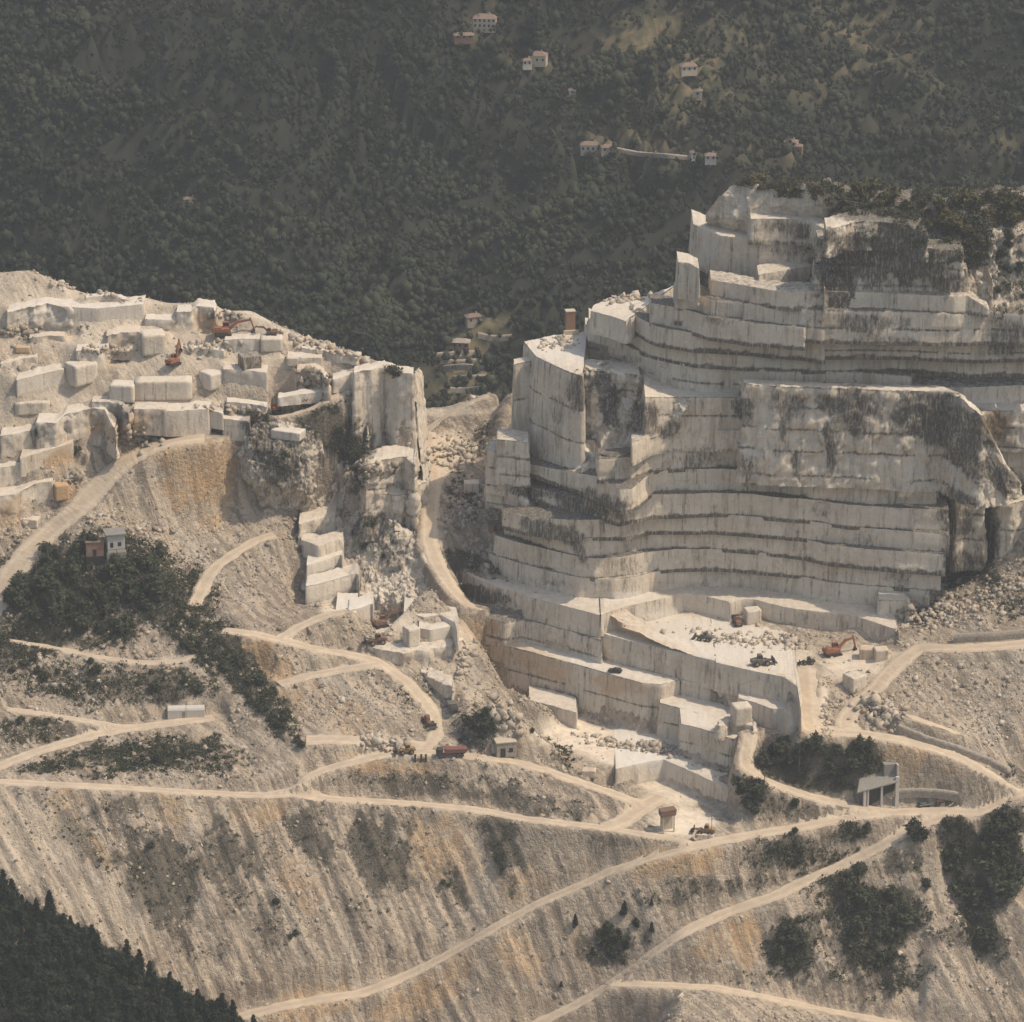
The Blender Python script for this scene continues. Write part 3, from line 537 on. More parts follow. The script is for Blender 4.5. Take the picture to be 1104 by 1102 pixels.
# ================================================================== roads (u, v, z)
ROADS = {
 'a': ([(-40,842,-26.5),(0,843,-27),(100,848,-28),(200,854,-30),(289,858,-32.5),(369,862,-34.5),(450,867,-36.5),(520,874,-37.5),(571,884,-38),(652,893,-38.5),(700,901,-38.8),(742,908,-39)], 4.6),
 'b': ([(230,1103,-84),(300,1086,-81),(340,1078,-80.5),(390,1071,-79.5),(437,1053,-77),(487,1027,-71),(531,1001,-64),(578,975,-58),(625,955,-52.5),(659,939,-48),(705,924,-43),(742,914,-40),(800,902,-39),(868,891,-38),(920,881,-36.3),(969,876,-35.5),(1013,874,-35.2),(1053,877,-35),(1088,862,-32),(1125,845,-28)], 6.2),
 'c': ([(520,1140,-92),(585,1101,-85),(632,1078,-79),(665,1056,-73),(700,1031,-66),(734,1006,-59.5),(784,983,-56),(830,968,-53),(868,950,-50),(905,935,-47.5),(950,912,-42.5),(985,892,-38),(1020,880,-35.5)], 6.6),
 'd': ([(660,1062,-74),(700,1062,-72),(736,1063,-71.5),(770,1065,-72),(818,1074,-75),(868,1085,-79),(918,1095,-82),(980,1106,-85),(1040,1116,-86)], 4.2),
 'e': ([(-30,834,-28),(0,826,-27),(34,812,-25.5),(84,797,-24.5),(134,786,-23.5),(175,781,-23),(208,777,-22.6),(232,774,-22.5)], 5.8),
 'f': ([(8,765,-19),(50,771,-20),(100,779,-21.5),(134,784,-23)], 3.6),
 'g': ([(10,691,-6),(26,694,-7),(67,701,-8.5),(111,710,-9.5),(151,715,-10.3),(195,714,-10.5),(208,706,-9)], 3.4),
 'h': ([(289,857,-32.4),(319,848,-30),(342,833,-28),(369,824,-26.5),(414,814,-25.5),(454,811,-25.2),(486,814,-25.5),(520,817,-26.5),(555,822,-27.8),(590,831,-29.5),(625,844,-32),(665,857,-34),(690,866,-36)], 5.0),
 'i': ([(652,892,-38.4),(672,885,-38),(690,872,-37.3),(712,858,-37)], 8),
 'j': ([(240,680,-4.5),(268,683,-5),(302,690,-6.5),(340,700,-9),(372,705,-10.5),(405,712,-11.5),(437,734,-15.5),(458,757,-19.5),(470,775,-22.5),(470,795,-24.5),(455,809,-25.2)], 5.4),
 'k': ([(302,688,-6.4),(325,675,-4.5),(349,664,-2.8),(372,660,-2)], 5),
 'l': ([(300,738,-14.5),(335,728,-13.5),(370,722,-12.5),(410,716,-11.8)], 5.5),
 'm': ([(208,655,-1),(216,640,1),(222,625,3),(234,610,5.5),(255,595,7.6),(275,583,9.2),(296,576,10.3)], 5.5),
 'n': ([(-40,690,-7),(0,640,1),(22,606,8),(50,577,13.5),(84,548,20),(111,520,26),(134,498,31),(168,480,35.5),(200,472,37.5),(222,470,38)], 12.5),
 'o': ([(1140,690,2.2),(1104,694,1.2),(1060,698,0),(1030,699,-.8),(992,698,-2),(964,720,-5.5),(945,742,-9),(925,760,-12.5),(912,775,-14.5),(915,790,-16)], 7.5),
 'q': ([(900,790,-16),(925,791,-16.2),(962,796,-17),(1003,806,-19),(1036,818,-21.5),(1060,832,-24.5),(1085,846,-28),(1105,858,-31)], 6.5),
 'r': ([(866,720,-6.8),(868,745,-9.5),(869,768,-12.5),(874,788,-15.5),(905,790,-16)], 8.5),
 's': ([(808,790,-17.5),(806,808,-20),(801,823,-22.5),(815,838,-26),(845,850,-29.5),(876,860,-32),(922,870,-34.5),(965,876,-35.5)], 5.6),
 't': ([(330,798,-22.5),(352,797,-22.3),(400,800,-23),(440,803,-24.5),(462,805,-25)], 8),
 'u': ([(974,770,-12),(1003,781,-14),(1036,793,-16.5)], 2.5),
 'w': ([(300,450,43.6),(330,444,45),(367,424,49.5)], 2.6),
 'x': ([(455,470,25),(475,452,29),(500,438,33),(528,425,37)], 4),
 'y': ([(461,466,27),(468,498,22),(467,528,17.6),(464,556,13),(463,585,9),(470,606,6),(485,630,2),(500,650,-3),(515,658,-6.5)], 6.5),
}
for k, (pts, wd) in ROADS.items():
    P = resample(np.array([W(*p) for p in pts]), 3.0); add_ground(P)
    d = np.gradient(P[:, :2], axis=0); d /= np.linalg.norm(d, axis=1, keepdims=True); n = np.stack([-d[:, 1], d[:, 0]], 1)
    for sg in (-1, 1):
        Q = P.copy(); Q[:, :2] += sg*n*(wd*.5+.3); add_ground(Q[::2])
# ---- other ground control lines
G = [
 # bottom of the picture and nearer
 [(-60,1000,-60),(60,1040,-68),(150,1070,-74),(220,1110,-85)], [(-60,930,-42),(0,940,-45),(60,985,-55),(130,1030,-66)],
 [(330,1140,-92),(450,1130,-95),(520,1160,-98)], [(640,1150,-96),(800,1150,-98),(960,1150,-98),(1140,1160,-98)],
 [(200,1068,-77),(260,1065,-76),(330,1052,-74),(390,1035,-72),(450,1005,-67),(520,965,-58)],
 [(820,1030,-67),(900,1050,-71),(980,1080,-78),(1104,1100,-83)], [(900,980,-58),(1000,990,-60),(1104,990,-58)],
 [(740,1050,-69),(800,1062,-72)],
 # gullies right bottom
 [(1010,920,-47),(1040,980,-60),(1070,1050,-73)], [(1075,900,-40),(1110,960,-52),(1140,1030,-66)],
 # yards
 [(560,790,-30.5),(600,790,-31),(640,795,-31),(700,803,-31),(730,815,-31)], [(590,830,-31.5),(640,835,-33),(680,840,-34)], [(600,810,-31),(660,812,-31)],
 [(655,875,-37.6),(690,868,-37.6),(720,860,-37.8),(760,868,-38),(790,880,-38)], [(720,895,-38.5),(770,900,-38.6)],
 # the knob with the pines above the truck
 [(500,780,-21),(520,765,-15),(545,758,-13),(560,775,-17),(590,800,-25)], [(505,800,-24.5),(530,800,-22.5),(560,806,-24),(600,822,-28.5)], [(560,745,-20),(590,765,-24)],
 [(500,745,-17),(520,742,-18),(545,742,-21)], [(600,770,-29),(560,757,-26)],
 # canyon floor and the gap
 [(480,500,21),(500,505,20.5)], [(480,532,17.2),(500,537,16.6),(522,542,16)], [(478,592,8.2),(500,597,7.2),(520,602,6.2)], [(485,612,5),(505,618,3.8)], [(455,600,7),(458,560,13)],
 [(478,648,-4),(470,665,-9),(490,668,-10)], [(500,470,26),(520,455,30),(535,440,33)], [(540,575,9),(540,600,3)],
 [(448,441,30),(490,436,32),(528,424,37)], [(515,480,25),(522,520,19),(535,560,12)], [(530,452,31),(545,425,40),(555,415,44)], [(448,470,27),(452,520,19)],
 # ochre cut under road n, scree left of cliff
 [(185,477,36.5),(220,476,37),(258,472,37)], [(190,560,15),(230,570,11),(262,560,12)], [(215,520,24),(245,525,22)], [(150,560,17),(180,590,9),(200,630,2)], [(150,520,26),(170,530,22)],
 [(270,555,11),(300,556,11),(318,556,10)], [(245,640,-1),(280,650,-2),(320,655,-4)], [(255,600,6),(300,600,5.5),(325,600,4)], [(265,670,-4),(300,672,-4.5)],
 # hillock with the hut
 [(60,600,11),(95,590,14),(123,590,14.5),(150,592,14),(170,612,10),(195,635,5)], [(0,650,0),(30,625,6)], [(-60,680,-5),(0,680,-5)],
 [(205,650,1.5),(225,672,-3.5),(245,695,-7.5),(262,715,-11),(285,745,-15),(305,775,-18.5),(325,800,-21.8)],
 [(60,730,-13),(130,745,-15.5),(190,750,-16.5),(215,740,-14.5)], [(212,768,-20),(240,760,-19),(245,775,-22.3)], [(0,740,-14),(0,800,-24)], [(180,640,4),(120,650,1),(60,660,0)],
 [(250,800,-24.5),(290,810,-24.5),(320,822,-25.5)], [(100,832,-27),(200,835,-27),(260,838,-28)], [(270,840,-30),(300,838,-28.5)],
 # behind its crest
 [(240,690,-9),(262,705,-12.5),(285,728,-15.5)], [(310,770,-21.5),(335,790,-22.3)],
 # slope between lower left tracks
 [(300,720,-11.5),(350,712,-10.6)], [(330,760,-18.5),(390,765,-18.5),(430,775,-20.5)], [(380,730,-14),(420,738,-16)], [(350,785,-21.5),(400,788,-22)],
 [(360,690,-8),(400,695,-9)], [(455,735,-17),(470,745,-18.5),(490,760,-20)], [(480,770,-22),(490,790,-24)],
 # right rubble apron and slopes
 [(1000,655,1),(960,665,0),(985,672,0)], [(1104,565,25),(1085,590,18),(1060,615,10),(1030,640,3)], [(1140,540,32),(1104,620,13),(1080,650,7),(1050,668,4),(1010,680,1)], [(1104,686,3.4),(1050,690,2.2),(1010,693,1)],
 [(1140,640,12),(1104,660,6)], [(1000,690,0),(975,685,-1),(960,680,-2)],
 [(1104,760,-11),(1050,755,-11),(1000,745,-9)], [(1104,815,-24),(1070,805,-21),(1036,797,-17.5)], [(940,770,-13.5),(960,778,-14.5)], [(930,800,-18.5),(950,830,-25),(930,855,-31)], [(1000,850,-30),(1030,850,-29.5),(1000,862,-34)],
 [(850,830,-26),(900,835,-27.5),(880,805,-19),(840,808,-20.5)], [(960,866,-34.8),(1040,868,-34.5)], [(790,850,-31),(800,870,-34),(815,885,-36)], [(860,872,-34.5),(900,876,-35.5)],
 [(884,735,-9),(900,745,-10),(890,770,-13.5)], [(900,720,-7),(930,712,-6),(950,700,-4)],
 # floor A
 [(700,660,-6.5),(760,668,-6.5),(830,680,-6.5),(900,688,-6.5),(950,692,-6)], [(680,672,-6.5),(760,700,-6.5),(840,715,-6.5),(900,712,-6.6)],
 # crest of the left quarry and the fall behind it
 [(-60,288,81),(0,295,78.5),(30,292,79),(90,316,74),(130,326,71.5),(158,326,71),(190,328,70.5),(215,328,70.5),(240,336,69),(270,336,69),(300,352,65.5),(340,368,62),(385,381,59.5),(415,393,57)],
 [(60,330,70.5),(0,320,72.5)], [(250,352,64.5),(215,345,66.5)], [(330,385,58),(300,372,61)], [(100,470,39),(60,480,37)], [(270,430,48.5),(230,440,46.5),(330,420,50.5)],
]
for ln in G: add_ground(resample(np.array([W(*p) for p in ln]), 5.0))
sk = G[-8]
sk = [(-60,288,81),(0,295,78.5),(30,292,79),(90,316,74),(130,326,71.5),(158,326,71),(190,328,70.5),(215,328,70.5),(240,336,69),(270,336,69),(300,352,65.5),(340,368,62),(385,381,59.5),(415,393,57)]
P = resample(np.array([W(*p) for p in sk]), 5.0)
for dy, dz in ((6, -1.5), (14, -9), (40, -45), (90, -95)):
    Q = P.copy(); Q[:, 1] += dy; Q[:, 2] += dz; add_ground(Q)
Q = resample(np.array([W(448,441,30), W(490,436,32), W(528,424,37)]), 5)
for dy, dz in ((10, -6), (40, -40), (80, -90)): q = Q.copy(); q[:, 1] += dy; q[:, 2] += dz; add_ground(q)
# under the right-hand hill
for x in range(0, 200, 8):
    for y, z in ((-50, 0), (-30, 0), (0, 0), (30, -10), (80, -60), (120, -100)):
        if x > 6: add_ground([(x+8, y, z if x > 14 else min(z, 0))])
# foreground ridge carrying the dark wood
RIDGE = [(-60,950,-26),(0,972,-30),(45,990,-34),(90,1014,-40),(135,1044,-47),(180,1070,-54),(230,1098,-61),(290,1130,-70)]
R_ = resample(np.array([W(*p) for p in RIDGE]), 5)
add_ground(R_)
for dy, dz in ((-12, -5), (-40, -26), (-80, -55), (10, -12)): q = R_.copy(); q[:, 1] += dy; q[:, 2] += dz; add_ground(q)
# ================================================================== rasterise to a height grid
X0, X1, Y0, Y1, CS = -182.0, 182.0, -345.0, 62.0, 0.5
nx, ny = int((X1-X0)/CS)+1, int((Y1-Y0)/CS)+1
pts = np.array(GC)
bx = [(x, y, -95) for x in np.arange(-260, 261, 40) for y in (-420, 140)]+[(x, y, z) for x in (-260,) for y, z in ((-300,-60),(-200,-25),(-100,0),(0,75),(60,0))]+[(x, y, z) for x in (260,) for y, z in ((-300,-90),(-200,-38),(-100,5),(0,0),(60,0))]
pts = np.concatenate([pts, np.array(bx, float)])
key = np.round(pts[:, :2]/1.2).astype(int); _, ui = np.unique(key, axis=0, return_index=True); pts = pts[np.sort(ui)]
res = delaunay_2d_cdt([Vector((p[0], p[1])) for p in pts], [], [], 0, 1e-4)
tv = np.array([(a[0], a[1]) for a in res[0]]); tz = np.array([pts[o[0], 2] for o in res[3]])
H = np.full((ny, nx), np.nan)
for f in res[2]:
    if len(f) != 3: continue
    a, b, c = tv[f[0]], tv[f[1]], tv[f[2]]
    i0 = max(0, int(math.ceil((min(a[0], b[0], c[0])-X0)/CS))); i1 = min(nx-1, int((max(a[0], b[0], c[0])-X0)/CS))
    j0 = max(0, int(math.ceil((min(a[1], b[1], c[1])-Y0)/CS))); j1 = min(ny-1, int((max(a[1], b[1], c[1])-Y0)/CS))
    if i1 < i0 or j1 < j0: continue
    gx, gy = np.meshgrid(X0+np.arange(i0, i1+1)*CS, Y0+np.arange(j0, j1+1)*CS)
    den = (b[1]-c[1])*(a[0]-c[0])+(c[0]-b[0])*(a[1]-c[1])
    if abs(den) < 1e-9: continue
    l1 = ((b[1]-c[1])*(gx-c[0])+(c[0]-b[0])*(gy-c[1]))/den; l2 = ((c[1]-a[1])*(gx-c[0])+(a[0]-c[0])*(gy-c[1]))/den; l3 = 1-l1-l2
    m = (l1 >= -1e-6) & (l2 >= -1e-6) & (l3 >= -1e-6)
    z = l1*tz[f[0]]+l2*tz[f[1]]+l3*tz[f[2]]
    sub = H[j0:j1+1, i0:i1+1]; sub[m] = z[m]
H = np.where(np.isnan(H), -95, H)
def blur(A, n):
    for _ in range(n):
        A = np.concatenate([A[:1], (A[:-2]+2*A[1:-1]+A[2:])/4, A[-1:]], 0)
        A = np.concatenate([A[:, :1], (A[:, :-2]+2*A[:, 1:-1]+A[:, 2:])/4, A[:, -1:]], 1)
    return A
H = blur(H, 8)
XX, YY = np.meshgrid(X0+np.arange(nx)*CS, Y0+np.arange(ny)*CS)
for x_, y_, r_, z_ in CARVE:
    k_ = int(r_/CS)+1; i, j = int(round((x_-X0)/CS)), int(round((y_-Y0)/CS)); a, b, c, d_ = max(0, i-k_), min(nx, i+k_+1), max(0, j-k_), min(ny, j+k_+1)
    if a >= b or c >= d_: continue
    m = np.hypot(XX[c:d_, a:b]-x_, YY[c:d_, a:b]-y_) < r_; sub = H[c:d_, a:b]; sub[m] = np.minimum(sub[m], z_)
H = blur(H, 1)
# road distance fields
RD = np.full((ny, nx), 99.0); RZ = np.zeros((ny, nx)); RW = np.zeros((ny, nx))
RPATH = {}
for k, (rp, wd) in ROADS.items():
    P = np.array([W(*p) for p in rp]); s = np.concatenate([[0], np.cumsum(np.linalg.norm(np.diff(P, axis=0), axis=1))])
    t = np.arange(0, s[-1], .5); Q = np.stack([np.interp(t, s, P[:, i]) for i in range(3)], 1)
    for _ in range(24): Q[1:-1] = (Q[:-2]+2*Q[1:-1]+Q[2:])/4
    RPATH[k] = (Q, wd)
    for q in Q:
        r = int((wd/2+3)/CS)+1; i, j = int(round((q[0]-X0)/CS)), int(round((q[1]-Y0)/CS))
        a, b, c, d_ = max(0, i-r), min(nx, i+r+1), max(0, j-r), min(ny, j+r+1)
        if a >= b or c >= d_: continue
        dd = np.hypot(XX[c:d_, a:b]-q[0], YY[c:d_, a:b]-q[1])-wd/2
        RD[c:d_, a:b] = np.minimum(RD[c:d_, a:b], dd)
        ww = 1/(np.maximum(dd+wd/2, 0)+.5)**4*np.clip(3-dd, 0, 1); RZ[c:d_, a:b] += ww*q[2]; RW[c:d_, a:b] += ww
RZ = np.where(RW > 1e-12, RZ/np.maximum(RW, 1e-12), H)
onr = 1-sstep(.3, 2.6, RD)
H = H*(1-onr)+RZ*onr
# rubble relief: blocks, rills down the fall line, calm on roads and on the yards
P2 = np.stack([XX, YY, H], -1).reshape(-1, 3)
pr, pv = proj(P2)
gpaint = paint_of(P2)
calm = 1-.85*np.clip(gpaint[:, 2], 0, 1)
off = (1-onr.ravel())*calm
a_ = math.radians(-38); rx = P2[:, 0]*math.cos(a_)-P2[:, 1]*math.sin(a_); ry = P2[:, 0]*math.sin(a_)+P2[:, 1]*math.cos(a_)
slope = np.hypot(*np.gradient(blur(H, 6), CS)).ravel()
sf = sstep(.25, .55, slope)
rl = fbm(np.stack([rx/2.2, ry/18, 0*rx], 1), 1, 4, 61)
front = sstep(820, 860, pv)
quiet = 1-.6*(1-sstep(455, 500, pv))*(pr < 460)
h = off*quiet*(.55*fbm(P2, 2.2, 4, 62)+.35*sf*ridged(P2, (3.5, 3.5, 3.5), 4, 63)*(1-.5*front) + rl*sf*(.4+2.2*front) + .5*fbm(P2, 9, 3, 64))
h += (1-off)*.10*fbm(P2, 2.5, 3, 65)
H = H+h.reshape(ny, nx)
P2[:, 2] = H.ravel()
o = mesh_np('ground', P2, grid_faces(ny, nx), GROUND, gpaint); o['kind'] = 'structure'
def gz(x, y):
    fx, fy = (x-X0)/CS, (y-Y0)/CS; i = int(min(max(fx, 0), nx-2)); j = int(min(max(fy, 0), ny-2)); a, b = min(max(fx-i, 0), 1), min(max(fy-j, 0), 1)
    return float(H[j, i]*(1-a)*(1-b)+H[j, i+1]*a*(1-b)+H[j+1, i]*(1-a)*b+H[j+1, i+1]*a*b)
def gzv(x, y):
    i = np.clip(((x-X0)/CS).astype(int), 0, nx-1); j = np.clip(((y-Y0)/CS).astype(int), 0, ny-1); return H[j, i]
DG = bpy.context.evaluated_depsgraph_get
def hit(u, v):
    """first solid point of the built place seen towards (u, v)"""
    d = Vector(((u-552), cp*FPX+(551-v)*sp, -sp*FPX+(551-v)*cp)).normalized()
    ok, loc, nrm, idx, ob, mt = S.ray_cast(_dg, Vector(CAM), d)
    return np.array(loc) if ok else W(u, v, 0)
# ---- tracks
for k, (Q, wd) in RPATH.items():
    d = np.gradient(Q[:, :2], axis=0); d /= np.linalg.norm(d, axis=1, keepdims=True); n = np.stack([-d[:, 1], d[:, 0]], 1)
    m = 9; rows = []
    jit = fbm(Q, 4.0, 4, 71, .65)*1.6; jit2 = fbm(Q, 4.0, 4, 72, .65)*1.6
    for j in range(m):
        f = j/(m-1)*2-1; half = wd/2+(jit if f < 0 else jit2)*abs(f)
        r = Q.copy(); r[:, :2] += n*(f*half)[:, None]
        cur = gzv(r[:, 0], r[:, 1])
        r[:, 2] = np.maximum(Q[:, 2]*.0+cur, cur)+(.26 if abs(f) < .9 else -.15)
        rows.append(r)
    V = np.array(rows); idx = {'i': .02}.get(k, .0)
    V[..., 2] += (sorted(ROADS).index(k) % 7)*.012
    V = V.reshape(-1, 3)
    pb = np.zeros((len(V), 3)); lr = np.abs(np.tile(np.linspace(-1, 1, m)[:, None], (1, len(Q)))).ravel()
    pb[:, 0] = ((lr > .25) & (lr < .6))*1.0; pb[:, 1] = {'f': .3, 'g': .4}.get(k, 0)
    o = mesh_np('dirt_track', V, grid_faces(m, len(Q)), ROAD, pb); o['kind'] = 'structure'
# flip check for track normals is not needed: both sides shade alike
bpy.context.view_layer.update(); _dg = bpy.context.evaluated_depsgraph_get()
# ================================================================== the valley and the wooded mountainside behind
hx, hy = np.meshgrid(np.linspace(-420, 420, 211), np.concatenate([np.linspace(62, 250, 30), np.linspace(255, 760, 170)]))
def hillz(x, y):
    x = np.asarray(x, float); y = np.asarray(y, float)
    P = np.stack([x, y, 0*x], -1)
    z = -104+np.maximum(0, y-250)*.40+fbm(P, (150, 170, 1), 3, 81)*30+ridged(P+fbm(P, 120, 2, 88)[..., None]*25, (85, 230, 1), 4, 82)*22
    z += 20*np.exp(-((x-110+(y-400)*.35)/55)**2)*sstep(280, 420, y)
    return np.minimum(z, z*0-104+np.maximum(0, y-150)*.55)
hz = hillz(hx, hy)
V = np.stack([hx, hy, hz], -1).reshape(-1, 3)
mh, ntt, bb = newmat('hillside_grass'); q = NB(ntt); bb.inputs['Roughness'].default_value = 1
R, G, B = q.paint()
gcol = q.mix(q.ramp(q.noise(.06, 5, .65), .35, .65), (.010, .0135, .008), (.018, .021, .012))
gcol = q.mix(q.math('MULTIPLY', G, q.ramp(q.noise(.12, 4, .6), .3, .55)), gcol, q.mix(q.ramp(q.noise(.2, 4, .6), .4, .6), (.17, .135, .075), (.085, .08, .042)))
gcol = q.mix(B, gcol, (.42, .37, .30))
ntt.links.new(gcol, bb.inputs['Base Color'])
STAIN_OLD = STAIN; STAIN = []
CLEAR = [(690,40,45,26,-15,1),(735,95,26,40,0,.9),(640,60,30,22,0,.5),(700,160,75,16,2,.8),(515,30,26,14,0,.7),(575,72,28,12,0,.7),(755,75,26,30,10,.7),(795,110,30,20,10,.5),(930,45,70,26,30,.75),(985,70,60,18,30,.6),(900,90,50,16,0,.45),(960,20,60,14,20,.5),(860,100,60,14,20,.4),(780,40,60,26,0,.45),(670,150,80,16,0,.5),(820,160,60,12,0,.35),(1000,140,70,12,10,.35),(505,370,38,24,10,.85),(530,350,30,14,20,.8),(500,402,42,14,0,.9),(1085,155,30,8,20,.6),(205,218,8,4,0,.8),(855,160,12,6,0,.7),(620,108,10,8,0,.5),(765,165,30,8,0,.7),(480,425,60,12,0,.8)]
stain('p', [q_+(1,) for q_ in CLEAR], 1)
hp = paint_of(V)
clearing = hp[:, 1].copy()
o = mesh_np('mountainside', V, grid_faces(hx.shape[0], hx.shape[1]), mh, hp); o['kind'] = 'structure'
far = [(-9000,-6000,-140),(9000,-6000,-140),(9000,9000,-140),(-9000,9000,-140)]
o = mesh_np('valley_floor', np.array(far, float), np.array([[0,1,2,3]]), mh, np.zeros((4, 3))); o['kind'] = 'structure'
hx2, hy2 = np.meshgrid(np.linspace(-3500, 3500, 90), np.linspace(760, 4500, 60))
hz2 = 100+(hy2-760)*.38+fbm(np.stack([hx2, hy2, 0*hx2], -1), (600, 600, 1), 4, 83)*120*sstep(760, 1300, hy2)
mf = plain('far_forest', (.04, .05, .03), 1, var=.4, sc=.02)
o = mesh_np('far_mountain', np.stack([hx2, hy2, hz2], -1).reshape(-1, 3), grid_faces(60, 90), mf); o['kind'] = 'structure'
for sgn in (-1, 1):
    xs, ys = np.meshgrid(sgn*np.linspace(420, 3500, 40), np.linspace(62, 1400, 60))
    zz = np.where(ys < 760, hillz(np.clip(xs, -420, 420), ys), 100+(ys-760)*.38)+fbm(np.stack([xs, ys, 0*xs], -1), 300, 4, 84)*60*sstep(420, 900, np.abs(xs))
    o = mesh_np('far_mountain', np.stack([xs, ys, zz], -1).reshape(-1, 3), grid_faces(60, 40, 0, sgn < 0), mf); o['kind'] = 'structure'
def hill_at(u, v):
    d = np.array([(u-552), cp*FPX+(551-v)*sp, -sp*FPX+(551-v)*cp]); d /= np.linalg.norm(d)
    for t in np.arange(1650, 2500, .6):
        p = CAM+d*t
        if p[2] <= float(hillz(p[0], p[1])): return p
    return CAM+d*2000
# ------------------------------------------------------------------ foliage
def leafmat(name, c1, c2, c3):
    m, nt, b = newmat(name); q = NB(nt); b.inputs['Roughness'].default_value = .8; b.inputs['Specular IOR Level'].default_value = .2
    a = q.n('ShaderNodeAttribute', attribute_name='paint'); x = q.n('ShaderNodeSeparateColor'); q.l(a.outputs['Color'], x.inputs[0])
    oi = q.n('ShaderNodeObjectInfo')
    col = q.mix(x.outputs[0], c1, c2); col = q.mix(q.math('MULTIPLY', x.outputs[1], .8), col, c3)
    col = q.mix(q.math('MULTIPLY', oi.outputs['Random'], .45), col, c2)
    nt.links.new(col, b.inputs['Base Color']); return m
LEAF = leafmat('woodland_leaves', (.011, .0165, .010), (.032, .040, .022), (.070, .070, .036))
PINE = leafmat('pine_needles', (.014, .022, .014), (.030, .040, .022), (.050, .058, .030))
SHRUBM = leafmat('scrub_leaves', (.028, .036, .020), (.060, .066, .036), (.115, .105, .062))
BARK = plain('bark', (.13, .10, .075), .9)
def ico(sub):
    import bmesh
    bm = bmesh.new(); bmesh.ops.create_icosphere(bm, subdivisions=sub, radius=1)
    v = np.array([q.co[:] for q in bm.verts]); f = np.array([[w.index for w in p.verts] for p in bm.faces]); bm.free(); return v, f
I1, I2 = ico(1), ico(2)
rs = np.random.RandomState(5)
# the far wood: thousands of crowns no one could count, one mass
N = 160000
X = rs.uniform(-370, 370, N); Y = rs.uniform(235, 730, N)**1.0; Z = hillz(X, Y)
u, v = proj(np.stack([X, Y, Z], 1))
k = (u > -170) & (u < 1260) & (v > -60) & (v < 520); X, Y, Z = X[k], Y[k], Z[k]
cl = paint_of(np.stack([X, Y, Z], 1))[:, 1]
k = rs.rand(len(X)) > np.clip(cl*1.05, 0, .94)
X, Y, Z, cl = X[k], Y[k], Z[k], cl[k]
n = len(X); print('far trees', n)
P = np.stack([X, Y, Z], 1)
size = (.75+.85*rs.rand(n)**2+1.6*(rs.rand(n) > .94)*rs.rand(n)+.7*np.clip(fbm(P, 40, 2, 85), -1, 1))
bv, bf = I1
V = bv[None]*size[:, None, None]*np.array([.9, .9, 1.15])
V = V*(1+.8*(hsh(np.arange(n)[:, None], np.arange(len(bv))[None], 0, 9)-.5))[..., None]
V = V+P[:, None]; V[..., 2] += (size*1.25)[:, None]
F = (bf[None]+(np.arange(n)*len(bv))[:, None, None]).reshape(-1, 3)
tone = np.clip(.42+1.3*fbm(P, 70, 4, 86)+.35*(rs.rand(n)-.5), 0, 1)
yel = np.clip(sstep(.0, .5, fbm(P, 45, 4, 87))*.55+.9*cl+.25*(rs.rand(n) > .93)+.35*sstep(0, 140, P[:, 0])*rs.rand(n), 0, 1)
pt = np.zeros((n, len(bv), 3)); pt[..., 0] = tone[:, None]; pt[..., 1] = yel[:, None]
# leaf sprays that break the outline of every crown
m_ = 16
dirs = rs.normal(size=(n, m_, 3)); dirs /= np.linalg.norm(dirs, axis=2, keepdims=True); dirs[..., 2] = np.abs(dirs[..., 2])*1.1-.15
c = P[:, None]+dirs*size[:, None, None]*np.array([1, 1, 1.25])*(.85+.35*rs.rand(n, m_, 1)); c[..., 2] += (size*1.25)[:, None]
t3 = c[:, :, None]+rs.normal(size=(n, m_, 3, 3))*.36
LV = t3.reshape(-1, 3); LF = np.arange(len(LV)).reshape(-1, 3)+len(V.reshape(-1, 3))
lp = np.zeros((n, m_*3, 3)); lp[..., 0] = tone[:, None]+.25*(rs.rand(n, m_*3)-.3); lp[..., 1] = yel[:, None]+.25*(rs.rand(n, m_*3)-.4)
o = mesh_np('distant_wood', np.concatenate([V.reshape(-1, 3), LV]), np.concatenate([F, LF]), LEAF, np.clip(np.concatenate([pt.reshape(-1, 3), lp.reshape(-1, 3)]), 0, 1))
tag(o, 'dense dark green woodland covering the whole mountainside behind the quarry', 'woodland', kind='stuff')
STAIN = STAIN_OLD
# ------------------------------------------------------------------ haze
hm = bpy.data.materials.new('haze_air'); hm.use_nodes = True; t_ = hm.node_tree; t_.nodes.clear()
ho = t_.nodes.new('ShaderNodeOutputMaterial'); pv_ = t_.nodes.new('ShaderNodeVolumePrincipled')
pv_.inputs['Color'].default_value = (.84, .87, .92, 1); pv_.inputs['Density'].default_value = .000078; pv_.inputs['Anisotropy'].default_value = .2
t_.links.new(pv_.outputs[0], ho.inputs['Volume'])
hzmin, hzmax = np.array([-9100, -6100, -141.5]), np.array([9100, 9100, 1750.0])
cv = np.array([[(hzmin, hzmax)[i][0], (hzmin, hzmax)[j][1], (hzmin, hzmax)[k_][2]] for i in (0, 1) for j in (0, 1) for k_ in (0, 1)])
o = mesh_np('haze', cv, np.array([[0,1,3,2],[4,6,7,5],[0,4,5,1],[2,3,7,6],[0,2,6,4],[1,5,7,3]]), hm); o['kind'] = 'stuff'
